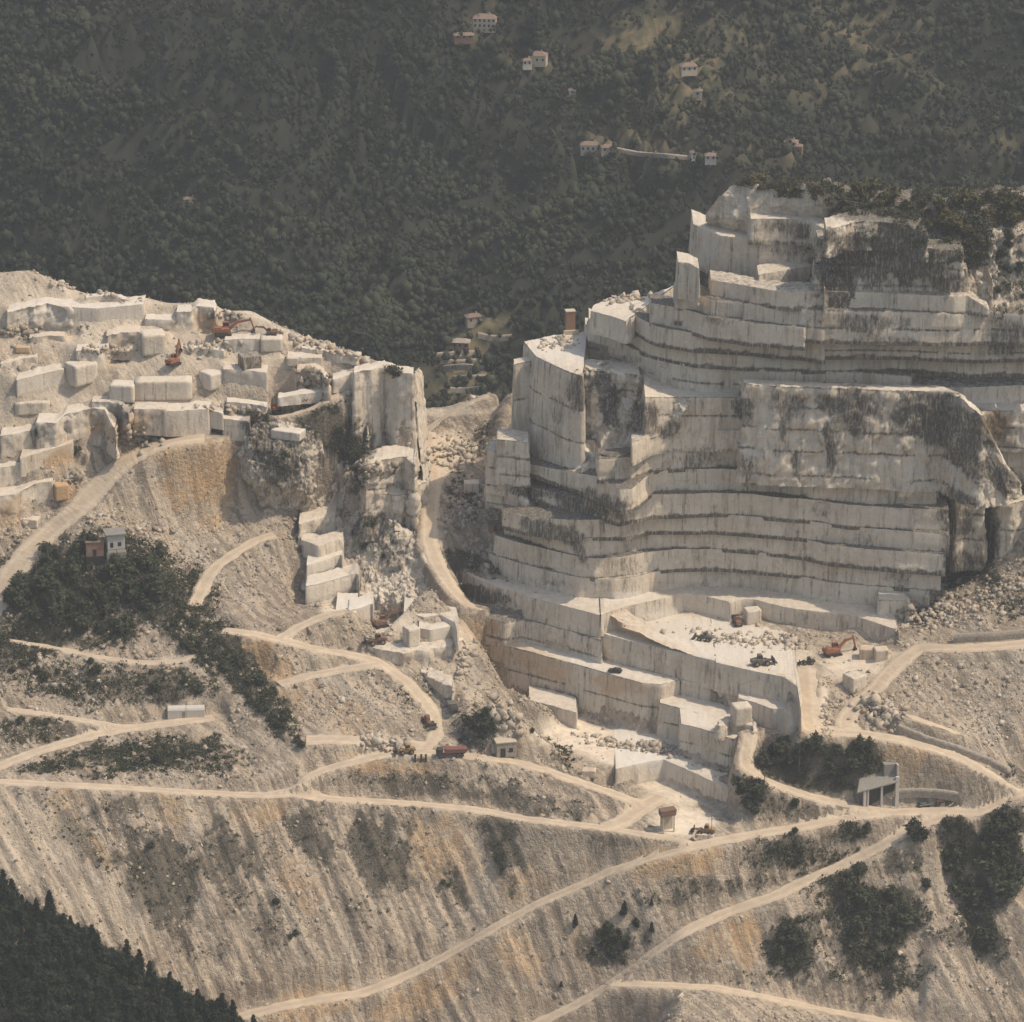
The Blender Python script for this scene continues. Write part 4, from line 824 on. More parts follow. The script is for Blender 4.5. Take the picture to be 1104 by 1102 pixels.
# ================================================================== broken stone
def rock_cloud(name, P, size, tone, mat, label=None, cat=None, flat=.7, orient=None):
    n = len(P); r = np.random.RandomState(len(P))
    cube = np.array([[x, y, z] for x in (-1, 1) for y in (-1, 1) for z in (-1, 1)], float)
    V = cube[None]*np.stack([.35+.35*r.rand(n), .3+.3*r.rand(n), .22+.28*r.rand(n)*flat/.7], 1)[:, None]
    V = V*(1+.45*(r.rand(n, 8, 1)-.5)) + .12*r.normal(size=(n, 8, 3))
    A = r.normal(size=(n, 3, 3)); A[:, :, 2] *= .6; Qm = np.linalg.qr(A+np.eye(3)*.8)[0]
    V = np.einsum('nij,nkj->nki', Qm, V)*size[:, None, None]+P[:, None]
    fc = np.array([[0,1,3,2],[4,6,7,5],[0,4,5,1],[2,3,7,6],[0,2,6,4],[1,5,7,3]])
    F = (fc[None]+(np.arange(n)*8)[:, None, None]).reshape(-1, 4)
    pt = np.zeros((n, 8, 3)); pt[..., 0] = tone[:, None]; pt[..., 1] = r.rand(n)[:, None]
    o = mesh_np(name, V.reshape(-1, 3), F, mat, pt.reshape(-1, 3))
    if label: tag(o, label, cat, kind='stuff')
    return o
ms, nts, bs = newmat('broken_marble'); q = NB(nts); bs.inputs['Roughness'].default_value = .9; bs.inputs['Specular IOR Level'].default_value = .2
R, G, B = q.paint()
c_ = q.mix(R, (.17, .14, .11), (.52, .45, .36)); c_ = q.mix(q.math('MULTIPLY', q.ramp(G, .6, 1), .5), c_, (.50, .37, .24))
c_ = q.mix(q.ramp(q.noise(2.5, 3, .6), .4, .7, 0, .4), c_, (.30, .26, .21)); nts.links.new(c_, bs.inputs['Base Color'])
STONE = ms
r4 = np.random.RandomState(44)
n = 330000
X = r4.uniform(-176, 176, n); Y = r4.uniform(-340, 40, n); Z = gzv(X, Y); P = np.stack([X, Y, Z], 1); u, v = proj(P)
pt = paint_of(P); i = ((X-X0)/CS).astype(int); j = ((Y-Y0)/CS).astype(int); rd = RD[j, i]; sl = slope.reshape(ny, nx)[j, i]
dens = sstep(.1, .9, rd)*(1-.93*np.clip(pt[:, 2]*1.3, 0, 1))*(.18+.5*sstep(.15, .45, sl))*(.35+1.3*sstep(-.25, .4, fbm(P, 14, 3, 95)))
dens = np.where(v < 470, dens*.35, dens); dens = np.where(sl > 1.2, dens*.3, dens)
k = (u > -12) & (u < 1116) & (v > 270) & (v < 1112) & (r4.rand(n) < dens)
P = P[k]; sz = .2+.28*r4.rand(len(P))+1.2*r4.rand(len(P))**18+.28*(r4.rand(len(P)) > .94)
sz = sz*np.where(v[k] > 845, .78, 1)
tn = np.clip(.50+.42*r4.normal(size=len(P))*.7-.25*pt[k][:, 0], 0, 1)
rock_cloud('loose_rubble', P+np.array([0, 0, .02]), sz, tn, STONE, 'pale broken marble rubble strewn over the spoil slopes', 'rubble')
def cast(u, v):
    d = Vector(((u-552), cp*FPX+(551-v)*sp, -sp*FPX+(551-v)*cp)).normalized()
    ok, loc, nrm, idx, ob, mt = S.ray_cast(_dg, Vector(CAM), d)
    return (np.array(loc), np.array(nrm), ob.name) if ok else None
def heap(tagn, x, y, rx, ry, rot, n, s0, s1, label, hgt=.8, tone=.6, name='stone_heap', seed=0):
    a, b, s = TAG[tagn]; r = np.random.RandomState(seed+n); cu, cv_ = a+x/s, b+y/s; Ps = []; ss = []
    for _ in range(n):
        q_ = r.normal(size=2)*.5; ro = math.radians(rot)
        uu = cu+(q_[0]*rx*math.cos(ro)-q_[1]*ry*math.sin(ro))/s; vv = cv_+(q_[0]*rx*math.sin(ro)+q_[1]*ry*math.cos(ro))/s
        h_ = cast(uu, vv)
        if h_ is None or h_[0][1] > 80: continue
        k_ = math.exp(-(q_@q_)*1.2)*hgt
        Ps.append(h_[0]+np.array([0, 0, r.rand()*k_])); ss.append(s0+(s1-s0)*r.rand()**2.5)
    if not Ps: return
    Ps = np.array(Ps); rock_cloud(name, Ps, np.array(ss), np.clip(tone+.25*r.normal(size=len(Ps)), 0, 1), STONE, label, 'stone heap', flat=1)
heap('z5', 640, 970, 75, 45, 20, 150, .6, 2.4, 'heap of big pale and rusty blocks beside the fork of the ramp', 1.5, .6)
heap('z5', 470, 1000, 22, 70, 0, 90, .4, 1.6, 'white stone spill running down between the two ramp arms', .5, .8)
heap('z5', 150, 740, 160, 25, 8, 140, .4, 1.5, 'scattered white chunks along the back of the upper quarry floor', .4, .85)
heap('z5', 320, 745, 90, 20, 10, 80, .5, 1.9, 'cluster of pale slabs in the middle of the upper quarry floor', .6, .8)
heap('f6', 190, 200, 200, 45, 8, 170, .5, 1.9, 'long bank of pale blocks in front of the yard wall', 1.3, .75)
heap('z6', 600, 600, 130, 18, 10, 90, .4, 1.7, 'row of small white blocks along the foot of the tall yellowish wall', .6, .8)
heap('z6', 240, 510, 70, 60, 20, 130, .5, 2.6, 'jumble of white and dark rocks on the knob behind the red truck', 1.2, .55)
heap('c3', 140, 205, 85, 26, 5, 110, .7, 2.1, 'low grey-white heap of rough blocks beside the lower haul road', 1.2, .75)
heap('g6', 880, 330, 150, 60, 10, 120, .5, 2.0, 'rusty brown fallen boulders above the upper haul road', .9, .3)
heap('g6', 480, 590, 70, 50, -20, 60, .5, 1.8, 'brown and cream boulders at the foot of the lowest left benches', .8, .45)
heap('g5', 560, 190, 300, 30, 12, 120, .4, 1.6, 'line of broken blocks along the left skyline', .5, .6)
heap('g1', 330, 90, 260, 40, 17, 130, .5, 2.2, 'tumbled pale blocks along the skyline near the pillar cliff', .7, .7)
heap('g1', 230, 290, 110, 60, 15, 90, .5, 2.4, 'rusty and cream rocks behind the small orange excavator', 1.0, .45)
heap('g2', 860, 290, 150, 40, -8, 80, .4, 1.5, 'white rubble on the top of the promontory by the brick pillar', .5, .8)
heap('g7', 280, 440, 170, 26, -8, 90, .5, 1.9, 'white boulders along the edge of the high left shelf', .9, .85)
heap('z5', 830, 660, 130, 50, -10, 260, .4, 1.7, 'pale stone bank below the deep corner of the amphitheatre', 1.0, .6)
heap('z5', 1010, 600, 130, 60, -38, 300, .3, 1.3, 'fan of grey scree pouring down beside the right-hand cliff', .5, .55)
heap('f2', 960, 620, 60, 120, 10, 90, .5, 1.9, 'white broken edge below the sawn ring of blocks', .6, .8)
heap('f1', 620, 890, 260, 30, 6, 70, .4, 1.6, 'flat slabs lying along the edge of the left quarry floor', .4, .7)
heap('z2', 560, 440, 110, 50, -5, 150, .5, 2.0, 'pale tumbled rock in the gap between the two quarries', .8, .75)
heap('z2', 600, 640, 80, 60, 0, 120, .5, 1.7, 'grey shaded stones on the floor of the gap', .8, .5)
heap('z1', 730, 180, 60, 20, 0, 40, .5, 1.6, 'rusty stones behind the long orange excavator', .6, .5)
# ================================================================== shrubs and trees, each its own object
def foliage_mesh(name, R_, Hh, clumps, per, tri, mat, seed, shape='round', base=.15):
    r = np.random.RandomState(seed); V = []; Fx = []; Pn = []; n0 = 0
    cs = []
    for k in range(clumps):
        if shape == 'pine':
            t = (k+.5)/clumps; rad = R_*(1-t)**.8*(.55+.45*r.rand()); a = r.rand()*2*PI
            c = np.array([math.cos(a)*rad*.75, math.sin(a)*rad*.75, Hh*(base+(1-base)*t)]); cr = .32*R_*(1.15-t)+.15
        else:
            d = r.normal(size=3); d /= np.linalg.norm(d); d *= r.rand()**.45
            c = np.array([d[0]*R_*.72, d[1]*R_*.72, Hh*(base+(1-base)*.5)+d[2]*Hh*(1-base)*.40]); cr = R_*(.26+.2*r.rand())
        cs.append((c, cr))
    for c, cr in cs:
        core = I1[0]*cr*.8*(1+.4*(r.rand(len(I1[0]), 1)-.5))+c; V.append(core); Fx.append(I1[1]+n0); n0 += len(core)
        tn = r.rand(); pp = np.zeros((len(core), 3)); pp[:, 0] = tn*.6; pp[:, 1] = 0; Pn.append(pp)
        d = r.normal(size=(per, 3)); d /= np.linalg.norm(d, axis=1, keepdims=True)
        cc = c+d*cr*(.8+.45*r.rand(per, 1)); t3 = cc[:, None]+r.normal(size=(per, 3, 3))*tri
        V.append(t3.reshape(-1, 3)); Fx.append(np.arange(per*3).reshape(-1, 3)+n0); n0 += per*3
        pp = np.zeros((per*3, 3)); pp[:, 0] = np.clip(tn*.7+.4*np.repeat(r.rand(per), 3), 0, 1); pp[:, 1] = np.repeat((r.rand(per) > .7)*.6*r.rand(per), 3); Pn.append(pp)
    o = mesh_np(name, np.concatenate(V), np.concatenate(Fx), mat, np.concatenate(Pn)); me = o.data; bpy.data.objects.remove(o); return me
def tube_np(pts, rad, seg=6):
    V = []; F = []
    for i, (p, r_) in enumerate(zip(pts, rad)):
        for k in range(seg): a = 2*PI*k/seg; V.append((p[0]+r_*math.cos(a), p[1]+r_*math.sin(a), p[2]))
    for i in range(len(pts)-1):
        for k in range(seg): k2 = (k+1) % seg; F.append((i*seg+k, i*seg+k2, (i+1)*seg+k2, (i+1)*seg+k))
    return np.array(V), np.array(F)
def trunk_mesh(h, r, seed):
    rr = random.Random(seed); pts = [(rr.uniform(-.1, .1)*k, rr.uniform(-.1, .1)*k, -.4+h*k/5) for k in range(6)]
    V, F = tube_np(pts, [r*(1.15-.17*k) for k in range(6)]); Vs, Fs = [V], [F]; n0 = len(V)
    for k in range(5):
        a = rr.uniform(0, 2*PI); z0 = h*rr.uniform(.35, .8); L = h*.3
        V2, F2 = tube_np([(0, 0, z0), (math.cos(a)*L*.5, math.sin(a)*L*.5, z0+L*.3), (math.cos(a)*L, math.sin(a)*L, z0+L*.55)], [r*.4, r*.28, r*.1], 5)
        Vs.append(V2); Fs.append(F2+n0); n0 += len(V2)
    o = mesh_np('trunk', np.concatenate(Vs), np.concatenate(Fs), BARK); me = o.data; bpy.data.objects.remove(o); return me
OLIVE = leafmat('dry_olive_leaves', (.050, .046, .022), (.095, .085, .040), (.15, .125, .06))
SHO = [foliage_mesh('shrub', 1.0, 1.1+.3*k, 11+k, 46, .13, OLIVE, 260+k) for k in range(3)]
SH = [foliage_mesh('shrub', 1.0, 1.15+.25*k, 11+k, 46, .13, SHRUBM, 200+k) for k in range(5)]
PN = [(foliage_mesh('crown', 1.9+.2*k, 6.6+.7*k, 30+2*k, 60, .17, PINE, 220+k, 'pine', .16), trunk_mesh(5.8+.6*k, .19, 230+k)) for k in range(4)]
BT = [(foliage_mesh('crown', 2.1+.15*k, 4.6+.3*k, 26+k, 60, .17, LEAF, 240+k, 'round', .22), trunk_mesh(3.6+.2*k, .17, 250+k)) for k in range(4)]
def put_shrub(p, s, label, group):
    o = bpy.data.objects.new('shrub', rnd.choice(SHO if 'olive' in label else SH)); C.objects.link(o); o.location = p-np.array([0, 0, .12*s]); o.rotation_euler = (0, 0, rnd.uniform(0, 6.28))
    o.scale = (s*rnd.uniform(.85, 1.2), s*rnd.uniform(.85, 1.2), s*rnd.uniform(.75, 1.15)); return tag(o, label, 'shrub', group)
def put_tree(kind, p, s, label, group, name=None):
    cm, tm = rnd.choice(PN if kind == 'pine' else BT)
    e = bpy.data.objects.new(name or ('pine_tree' if kind == 'pine' else 'leafy_tree'), None); C.objects.link(e); e.location = p; e.rotation_euler = (0, 0, rnd.uniform(0, 6.28)); e.scale = (s, s, s*rnd.uniform(.9, 1.15))
    for nm, me in (('crown', cm), ('trunk', tm)):
        c = bpy.data.objects.new(nm, me); C.objects.link(c); c.parent = e
    return tag(e, label, 'tree', group)
NSH = 0
def scrub(tagn, ells, n, s0, s1, label, group, kind='shrub', minsep=.0, s_tree=1):
    """n plants spread over ellipses of the traced ground"""
    global NSH
    a, b, s = TAG[tagn]; wsum = [e[2]*e[3] for e in ells]; out = []
    tries = 0
    while len(out) < n and tries < n*30:
        tries += 1
        e = rnd.choices(ells, wsum)[0]; r_ = math.sqrt(rnd.random()); th = rnd.uniform(0, 2*PI); ro = math.radians(e[4] if len(e) > 4 else 0)
        x, y = e[2]*r_*math.cos(th), e[3]*r_*math.sin(th)
        uu, vv = a+(e[0]+x*math.cos(ro)-y*math.sin(ro))/s, b+(e[1]+x*math.sin(ro)+y*math.cos(ro))/s
        h_ = cast(uu, vv)
        if h_ is None or h_[0][1] > 80 or 'track' in h_[2]: continue
        if any(np.hypot(*(h_[0][:2]-q_[:2])) < minsep for q_ in out): continue
        out.append(h_[0]); sz = s0+(s1-s0)*rnd.random()**1.6
        if kind == 'shrub': put_shrub(h_[0], sz, label, group); NSH += 1
        else: put_tree(kind, h_[0], sz, label, group)
scrub('c1', [(250,270,190,110,8),(110,330,90,70,0),(440,260,90,110,20),(50,440,60,50,0),(330,390,110,40,0)], 62, 2.2, 3.9, 'round dark green bush on the hillock just below the white hut', 'bushes covering the hillock below the hut', minsep=1.3)
scrub('c1', [(620,440,70,50,35),(740,520,30,100,-38),(860,650,26,110,-30),(960,790,16,30,-30)], 18, 1.5, 2.9, 'dark bush on the steep right-hand edge of the hillock', 'bushes along the right-hand edge of the hillock', minsep=1)
scrub('c1', [(300,540,60,40,0),(480,590,60,60,0),(110,540,90,40,0),(600,600,60,40,0),(60,740,60,40,0),(130,860,40,22,0),(450,840,90,26,0),(750,700,30,30,0)], 20, 1.0, 2.3, 'low dark bush on the stony banks between the lower left tracks', 'bushes between the lower left tracks', minsep=1)
scrub('c2', [(330,270,70,40,0),(450,270,80,55,0),(560,260,60,40,0),(470,320,60,30,0)], 22, 1.9, 3.5, 'dense dark bush in the hollow left of the roofless concrete building', 'bushes in the hollow beside the concrete ruin', minsep=1.2)
scrub('c2', [(240,400,45,55,0),(200,360,40,40,0),(380,420,25,20,0)], 8, 1.8, 3.3, 'green bush between the yard wall and the curving ramp', 'bushes between the yard wall and the curving ramp', minsep=1.2)
scrub('c2', [(620,760,140,70,20),(350,860,55,90,0),(600,880,80,70,0),(560,640,60,60,0),(730,520,30,40,0),(780,650,30,30,0)], 36, 1.9, 3.6, 'dark shrub on the slope under the lowest right-hand road', 'shrubs on the slope under the lowest right-hand road', minsep=1.3)
scrub('c2', [(1020,520,55,100,0),(1040,640,40,90,0),(860,560,25,90,0),(930,720,30,120,-25),(990,850,30,40,0)], 32, 2.0, 3.9, 'dark shrub in the gullies at the right edge below the road junction', 'shrubs in the gullies at the right edge', minsep=1.2)
scrub('c2', [(360,560,50,30,0),(370,490,30,20,0),(560,490,40,20,0),(700,455,14,10,0),(400,590,40,30,0),(300,700,30,16,0)], 10, 1.0, 2.0, 'small dark bush on the bank between the two right-hand roads', 'bushes between the two right-hand roads', minsep=1)
scrub('c3', [(870,840,50,45,0),(950,780,30,30,0),(1000,790,14,30,0)], 8, 1.1, 2.2, 'small dark bush among the young pines on the grey scree', 'bushes among the young pines', minsep=1)
for x, y, s_ in [(903,765,.62),(942,800,.5),(885,840,.45),(990,815,.5),(745,800,.52),(860,900,.55),(832,862,.4),(990,730,.3),(700,990,.28),(910,870,.4),(800,890,.35)]:
    h_ = cast(*T('c3', [(x, y)])[0][:2])
    if h_: put_tree('pine', h_[0], s_, 'young dark pine standing on the grey scree near the lower track fork', 'young pines on the grey scree')
scrub('c3', [(430,160,40,45,0)], 6, 1.8, 3.0, 'grey-green bush on the rocky knob behind the red truck', 'bushes on the knob behind the red truck', minsep=1)
scrub('c3', [(280,300,26,30,30),(600,150,16,26,0),(690,240,30,20,20),(200,50,16,30,40),(500,590,16,30,-30),(340,660,20,20,0),(520,690,20,8,0),(620,570,16,16,0)], 8, 0.8, 1.6, 'small scrubby bush on the spoil slopes in the middle', 'lone bushes on the middle spoil slopes')
scrub('c4', [(350,430,14,30,0),(480,540,20,20,0),(630,470,10,14,0),(720,550,12,10,0),(880,490,14,30,0),(940,820,20,20,0),(560,370,10,5,0),(270,350,8,5,0),(880,720,10,10,0)], 6, 0.7, 1.4, 'tiny dark bush on the big striped spoil slope', 'lone bushes on the big spoil slope')
scrub('z4', [(330,95,130,28,8),(520,130,120,40,8),(660,170,90,34,5),(790,200,60,40,10),(900,190,110,50,0),(1030,170,90,50,0),(930,280,80,50,0)], 50, 1.7, 3.4, 'dry olive-green bush on the crest of the high quarry face', 'bushes along the crest of the high quarry face', minsep=.9)
scrub('z4', [(960,360,30,40,0),(1030,450,40,30,0),(1060,330,30,90,0),(1070,240,40,50,0)], 10, 1.2, 2.5, 'dark bush clinging to the far right of the upper face', 'bushes on the far right of the upper face')
scrub('g1', [(770,250,50,30,0),(660,240,30,16,0)], 4, 0.8, 1.5, 'dark bush on top of the pillar cliff beside the gap', 'bushes on top of the pillar cliff')
heap('g5', 700, 600, 160, 60, 0, 60, .5, 1.8, 'broken blocks between the cube blocks on the left quarry floor', .5, .7)
heap('f1', 420, 400, 200, 60, 0, 70, .4, 1.6, 'stone litter below the orange excavators', .4, .7)
heap('g5', 120, 480, 120, 60, 0, 60, .5, 2.0, 'fallen stones under the rough cliff at the far left', .6, .5)
heap('g1', 600, 900, 160, 60, 0, 90, .5, 2.2, 'boulders caught on the ledge below the pillar cliff', .8, .6)
# the dark wood in the lower left corner
rg = np.array([W(*p) for p in RIDGE]); out = []
tries = 0
while len(out) < 290 and tries < 16000:
    tries += 1
    f = rnd.random()*(len(rg)-1); k_ = min(int(f), len(rg)-2); p = rg[k_]*(1-(f-k_))+rg[k_+1]*(f-k_); dy = -rnd.random()**.9*50+3
    x, y = p[0]+rnd.uniform(-2, 2), p[1]+dy
    if not (X0 < x < X1 and Y0 < y < Y1): continue
    if any((x-a)**2+(y-b)**2 < 2.3**2 for a, b in out): continue
    z = gz(x, y); uu, vv = proj(np.array([x, y, z+5]))
    if uu < -25 or vv > 1125: continue
    out.append((x, y)); put_tree('pine' if rnd.random() < .42 else 'leafy', np.array([x, y, z]), rnd.uniform(.75, 1.2), 'dark green tree in the dense wood filling the lower left corner', 'trees of the wood in the lower left corner')
print('wood', len(out), 'shrubs', NSH)
# low scrub nobody could count: thickets on the banks and on the ledges and crests of the rock
n = 230000
X = r4.uniform(-176, 176, n); Y = r4.uniform(-340, 40, n); P = np.stack([X, Y, gzv(X, Y)], 1); pt = paint_of(P); u, v = proj(P)
i = ((X-X0)/CS).astype(int); j = ((Y-Y0)/CS).astype(int)
clump = sstep(-.25, .35, fbm(P, 5, 4, 97))
k = (RD[j, i] > .5) & (u > -10) & (u < 1114) & (v < 1112) & (r4.rand(n) < np.clip(pt[:, 0]-.22, 0, 1)*1.9*(.35+.65*clump)*np.where((v > 845) & (u < 660), .22, 1)); P = P[k]; dk = pt[k][:, 0]
ex = []
for (tg, x, y, rx, ry, ro, m) in [('z4',330,95,150,22,6,420),('z4',520,125,140,40,6,520),('z4',680,170,120,36,6,420),('z4',860,200,120,60,4,700),('z4',1030,190,90,60,0,600),('z4',930,290,90,60,0,380),('z4',1050,400,50,110,0,260),('z4',700,260,160,40,4,120),('g1',770,250,60,30,0,60),('z4',500,360,70,80,0,120),('z4',640,100,460,28,3,1700),('z4',930,140,200,40,3,900),
  ('c1',230,300,230,140,8,3400),('c1',400,250,140,110,20,1100),('c1',560,330,100,90,40,900),('c1',700,470,60,110,-38,900),('c1',860,650,40,110,-30,500),('c1',60,430,110,70,0,800),('c1',300,590,250,60,0,600),('c1',470,820,250,50,-4,700),('c1',680,560,60,60,0,200),('c1',60,740,80,30,0,250),
  ('c2',450,280,150,60,0,900),('c2',620,790,130,110,20,1300),('c2',370,860,80,90,0,600),('c2',920,560,60,140,-20,800),('c2',1030,540,60,120,0,800),('c2',960,800,50,100,-25,350),('c2',650,960,150,50,0,350),('c2',480,620,90,50,-20,300),('c2',340,560,110,45,0,250),('c2',230,360,50,60,0,200),('c2',560,490,60,26,0,160),
  ('g1',330,600,150,130,20,420),('g1',480,760,110,90,0,300),('g1',530,930,40,100,0,90),('g1',20,820,50,80,-20,80),('z2',300,700,80,60,30,160),
  ('c3',870,850,110,50,0,260),('c3',430,170,50,60,0,200),('c3',500,530,40,80,-30,50)]:
    a, b, s_ = TAG[tg]
    for _ in range(m):
        r_ = rnd.random()**.62*1.18; th = rnd.uniform(0, 2*PI); rr = math.radians(ro); r_ *= .72+.5*(math.sin(th*3+x)*.5+math.sin(th*5+y)*.35+.5); xx, yy = rx*r_*math.cos(th), ry*r_*math.sin(th)
        h_ = cast(a+(x+xx*math.cos(rr)-yy*math.sin(rr))/s_, b+(y+xx*math.sin(rr)+yy*math.cos(rr))/s_)
        if h_ and h_[0][1] < 80 and 'track' not in h_[2] and float(fbm(h_[0][None], 4.5, 3, 99)[0]) > -.05: ex.append(h_[0])
P = np.concatenate([P, np.array(ex)]); dk = np.concatenate([dk, np.full(len(ex), .9)]); n = len(P)
m_ = 14; d = r4.normal(size=(n, m_, 3)); d[..., 2] = np.abs(d[..., 2]); sz = .3+.95*r4.rand(n)*np.clip(dk, .3, 1); sz[-len(ex):] *= 1.35
c = P[:, None]+d*sz[:, None, None]*.5; t3 = c[:, :, None]+r4.normal(size=(n, m_, 3, 3))*.24
pp = np.zeros((n, m_*3, 3)); pp[..., 0] = r4.rand(n, m_*3); pp[..., 1] = (r4.rand(n, 1)*r4.rand(n, m_*3))
o = mesh_np('low_scrub', t3.reshape(-1, 3), np.arange(n*m_*3).reshape(-1, 3), SHRUBM, pp.reshape(-1, 3)); print('scrub', n)
tag(o, 'dark low scrub growing in patches on the stony banks and along the rock ledges', 'scrub', kind='stuff')
# ================================================================== things people brought here
import bmesh
ORANGE = plain('worn_orange_paint', (.30, .12, .06), .7, 0, .45); RED = plain('dusty_red_paint', (.20, .085, .06), .75, 0, .35); YELLOW = plain('dusty_yellow_paint', (.33, .21, .09), .7, 0, .35)
DARK = plain('dark_steel', (.06, .055, .05), .6, .2, .3); GREYP = plain('grey_paint', (.14, .135, .115), .6, 0, .3); RUST = plain('rusty_steel', (.22, .125, .08), .85, 0, .45)
GLASS = plain('dark_glass', (.03, .035, .04), .15); RUBBER = plain('rubber', (.04, .038, .035), .9)
WHITEW = plain('weathered_white_render', (.52, .48, .42), .8, 0, .15); CONC = plain('concrete', (.27, .25, .21), .9, 0, .25); ROOFG = plain('grey_roofing', (.24, .225, .20), .85, 0, .25)
BRICK = plain('brick_orange_render', (.30, .165, .11), .85, 0, .25); TILE = plain('clay_tiles', (.21, .145, .105), .85, 0, .3, 3); CREAM = plain('cream_render', (.50, .43, .32), .85, 0, .2); DARKHOLE = plain('dark_interior', (.03, .028, .025), .95)
WOOD = plain('weathered_wood', (.20, .155, .11), .9); STONEW = plain('dry_stone', (.36, .31, .25), .95, 0, .4, 1.5); TEALC = plain('dark_green_car_paint', (.05, .065, .06), .35)
class MB:
    def __init__(s): s.bm = bmesh.new()
    def box(s, x0, x1, y0, y1, z0, z1, M=None):
        v = [s.bm.verts.new((x, y, z)) for x in (x0, x1) for y in (y0, y1) for z in (z0, z1)]
        if M is not None:
            for q_ in v: q_.co = M @ q_.co
        for f in ((0,1,3,2),(4,6,7,5),(0,4,5,1),(2,3,7,6),(0,2,6,4),(1,5,7,3)): s.bm.faces.new([v[i] for i in f])
        return s
    def prism(s, prof, y0, y1):
        a = [s.bm.verts.new((p[0], y0, p[1])) for p in prof]; b = [s.bm.verts.new((p[0], y1, p[1])) for p in prof]
        s.bm.faces.new(a); s.bm.faces.new(b[::-1]); n = len(prof)
        for i in range(n): s.bm.faces.new((a[i], b[i], b[(i+1) % n], a[(i+1) % n]))
        return s
    def cyl(s, c, r, h, axis='Y', seg=16):
        R_ = {'Y': Matrix.Rotation(PI/2, 4, 'X'), 'Z': Matrix.Identity(4), 'X': Matrix.Rotation(PI/2, 4, 'Y')}[axis]
        bmesh.ops.create_cone(s.bm, cap_ends=True, segments=seg, radius1=r, radius2=r, depth=h, matrix=Matrix.Translation(c) @ R_); return s
    def bar(s, a, b, w0, w1=None, t=None):
        a, b = Vector(a), Vector(b); w1 = w1 or w0; d = (b-a); L = d.length; Q_ = d.to_track_quat('X', 'Z').to_matrix().to_4x4(); Q_.translation = a; t = t or w0
        v = [Q_ @ Vector(p) for p in ((0,-t/2,-w0/2),(0,t/2,-w0/2),(0,t/2,w0/2),(0,-t/2,w0/2),(L,-t/2,-w1/2),(L,t/2,-w1/2),(L,t/2,w1/2),(L,-t/2,w1/2))]
        v = [s.bm.verts.new(p) for p in v]
        for f in ((0,3,2,1),(4,5,6,7),(0,1,5,4),(1,2,6,5),(2,3,7,6),(3,0,4,7)): s.bm.faces.new([v[i] for i in f])
        return s
    def build(s, name, mat, parent=None, bev=0.0, loc=None):
        bmesh.ops.recalc_face_normals(s.bm, faces=s.bm.faces)
        if bev: bmesh.ops.bevel(s.bm, geom=list(s.bm.edges), offset=bev, segments=1, affect='EDGES', clamp_overlap=True)
        me = bpy.data.meshes.new(name); s.bm.to_mesh(me); s.bm.free(); me.materials.append(mat)
        o = bpy.data.objects.new(name, me); C.objects.link(o)
        if parent: o.parent = parent
        if loc is not None: o.location = loc
        return o
def empty(name, p, rz, label, cat, group=None, s=1):
    e = bpy.data.objects.new(name, None); C.objects.link(e); e.location = p; e.rotation_euler = (0, 0, math.radians(rz)); e.scale = (s, s, s); return tag(e, label, cat, group)
def at(tagn, x, y):
    u, v = T(tagn, [(x, y)])[0][:2]; h_ = cast(u, v); return h_[0] if h_ else W(u, v, 0)
def excavator(p, rz, label, mat=ORANGE, s=1.0, boom=(4.2, 3.9, 7.0, 3.0), tip=(6.9, .6), house=0):
    e = empty('excavator', p, rz, label, 'excavator', s=s)
    for sg in (-1, 1):
        MB().prism([(-2.1,.25),(-1.8,0),(1.8,0),(2.1,.25),(2.15,.6),(1.85,.92),(-1.85,.92),(-2.15,.6)], sg*1.25-.32, sg*1.25+.32).build('track', RUBBER, e, .04)
    MB().box(-1.2, 1.2, -.95, .95, .35, .95).build('undercarriage', DARK, e, .04)
    b = MB().box(-2.5, 1.6, -1.35, 1.35, 1.05, 2.05).prism([(-2.7,1.15),(-2.2,1.1),(-2.2,2.25),(-2.6,2.2)], -1.38, 1.38).box(-2.2, -.4, -1.3, .3, 2.05, 2.5).build('body', mat, e, .07)
    cb = MB().prism([(.1,2.0),(1.75,2.0),(1.75,2.5),(1.5,3.35),(.1,3.4)], .35, 1.33).build('cab', mat, e, .06)
    MB().prism([(.3,2.45),(1.7,2.45),(1.52,3.2),(.3,3.2)], .32, 1.36).build('window', GLASS, cb)
    kx, kz, ex, ez = boom
    bm_ = MB().bar((1.2, -.1, 1.7), (kx, -.1, kz), .55, .75, .5).bar((kx-.1, -.1, kz), (ex, -.1, ez), .75, .45, .45).build('boom', mat, e, .03)
    MB().bar((1.6, -.1, 1.3), (kx-.5, -.1, kz-.6), .22).build('ram', DARK, bm_)
    MB().bar((ex-.25, -.1, ez+.55), (tip[0], -.1, tip[1]+.7), .5, .35, .36).build('stick', mat, e, .03)
    MB().prism([(tip[0]-.15,tip[1]+.85),(tip[0]+.3,tip[1]+.5),(tip[0]+.1,tip[1]-.35),(tip[0]-.9,tip[1]-.5),(tip[0]-.75,tip[1]-.2),(tip[0]-.35,tip[1]+.1)], -.7, .5).build('bucket', DARK, e, .03)
    return e
def wheel(x, y, r, parent, w=.5):
    t = MB().cyl((0, 0, 0), r, w).build('wheel', RUBBER, parent, .06, (x, y, r)); MB().cyl((0, 0, 0), r*.5, w+.06).build('rim', YELLOW if parent.get('category') == 'loader' else GREYP, t, .02)
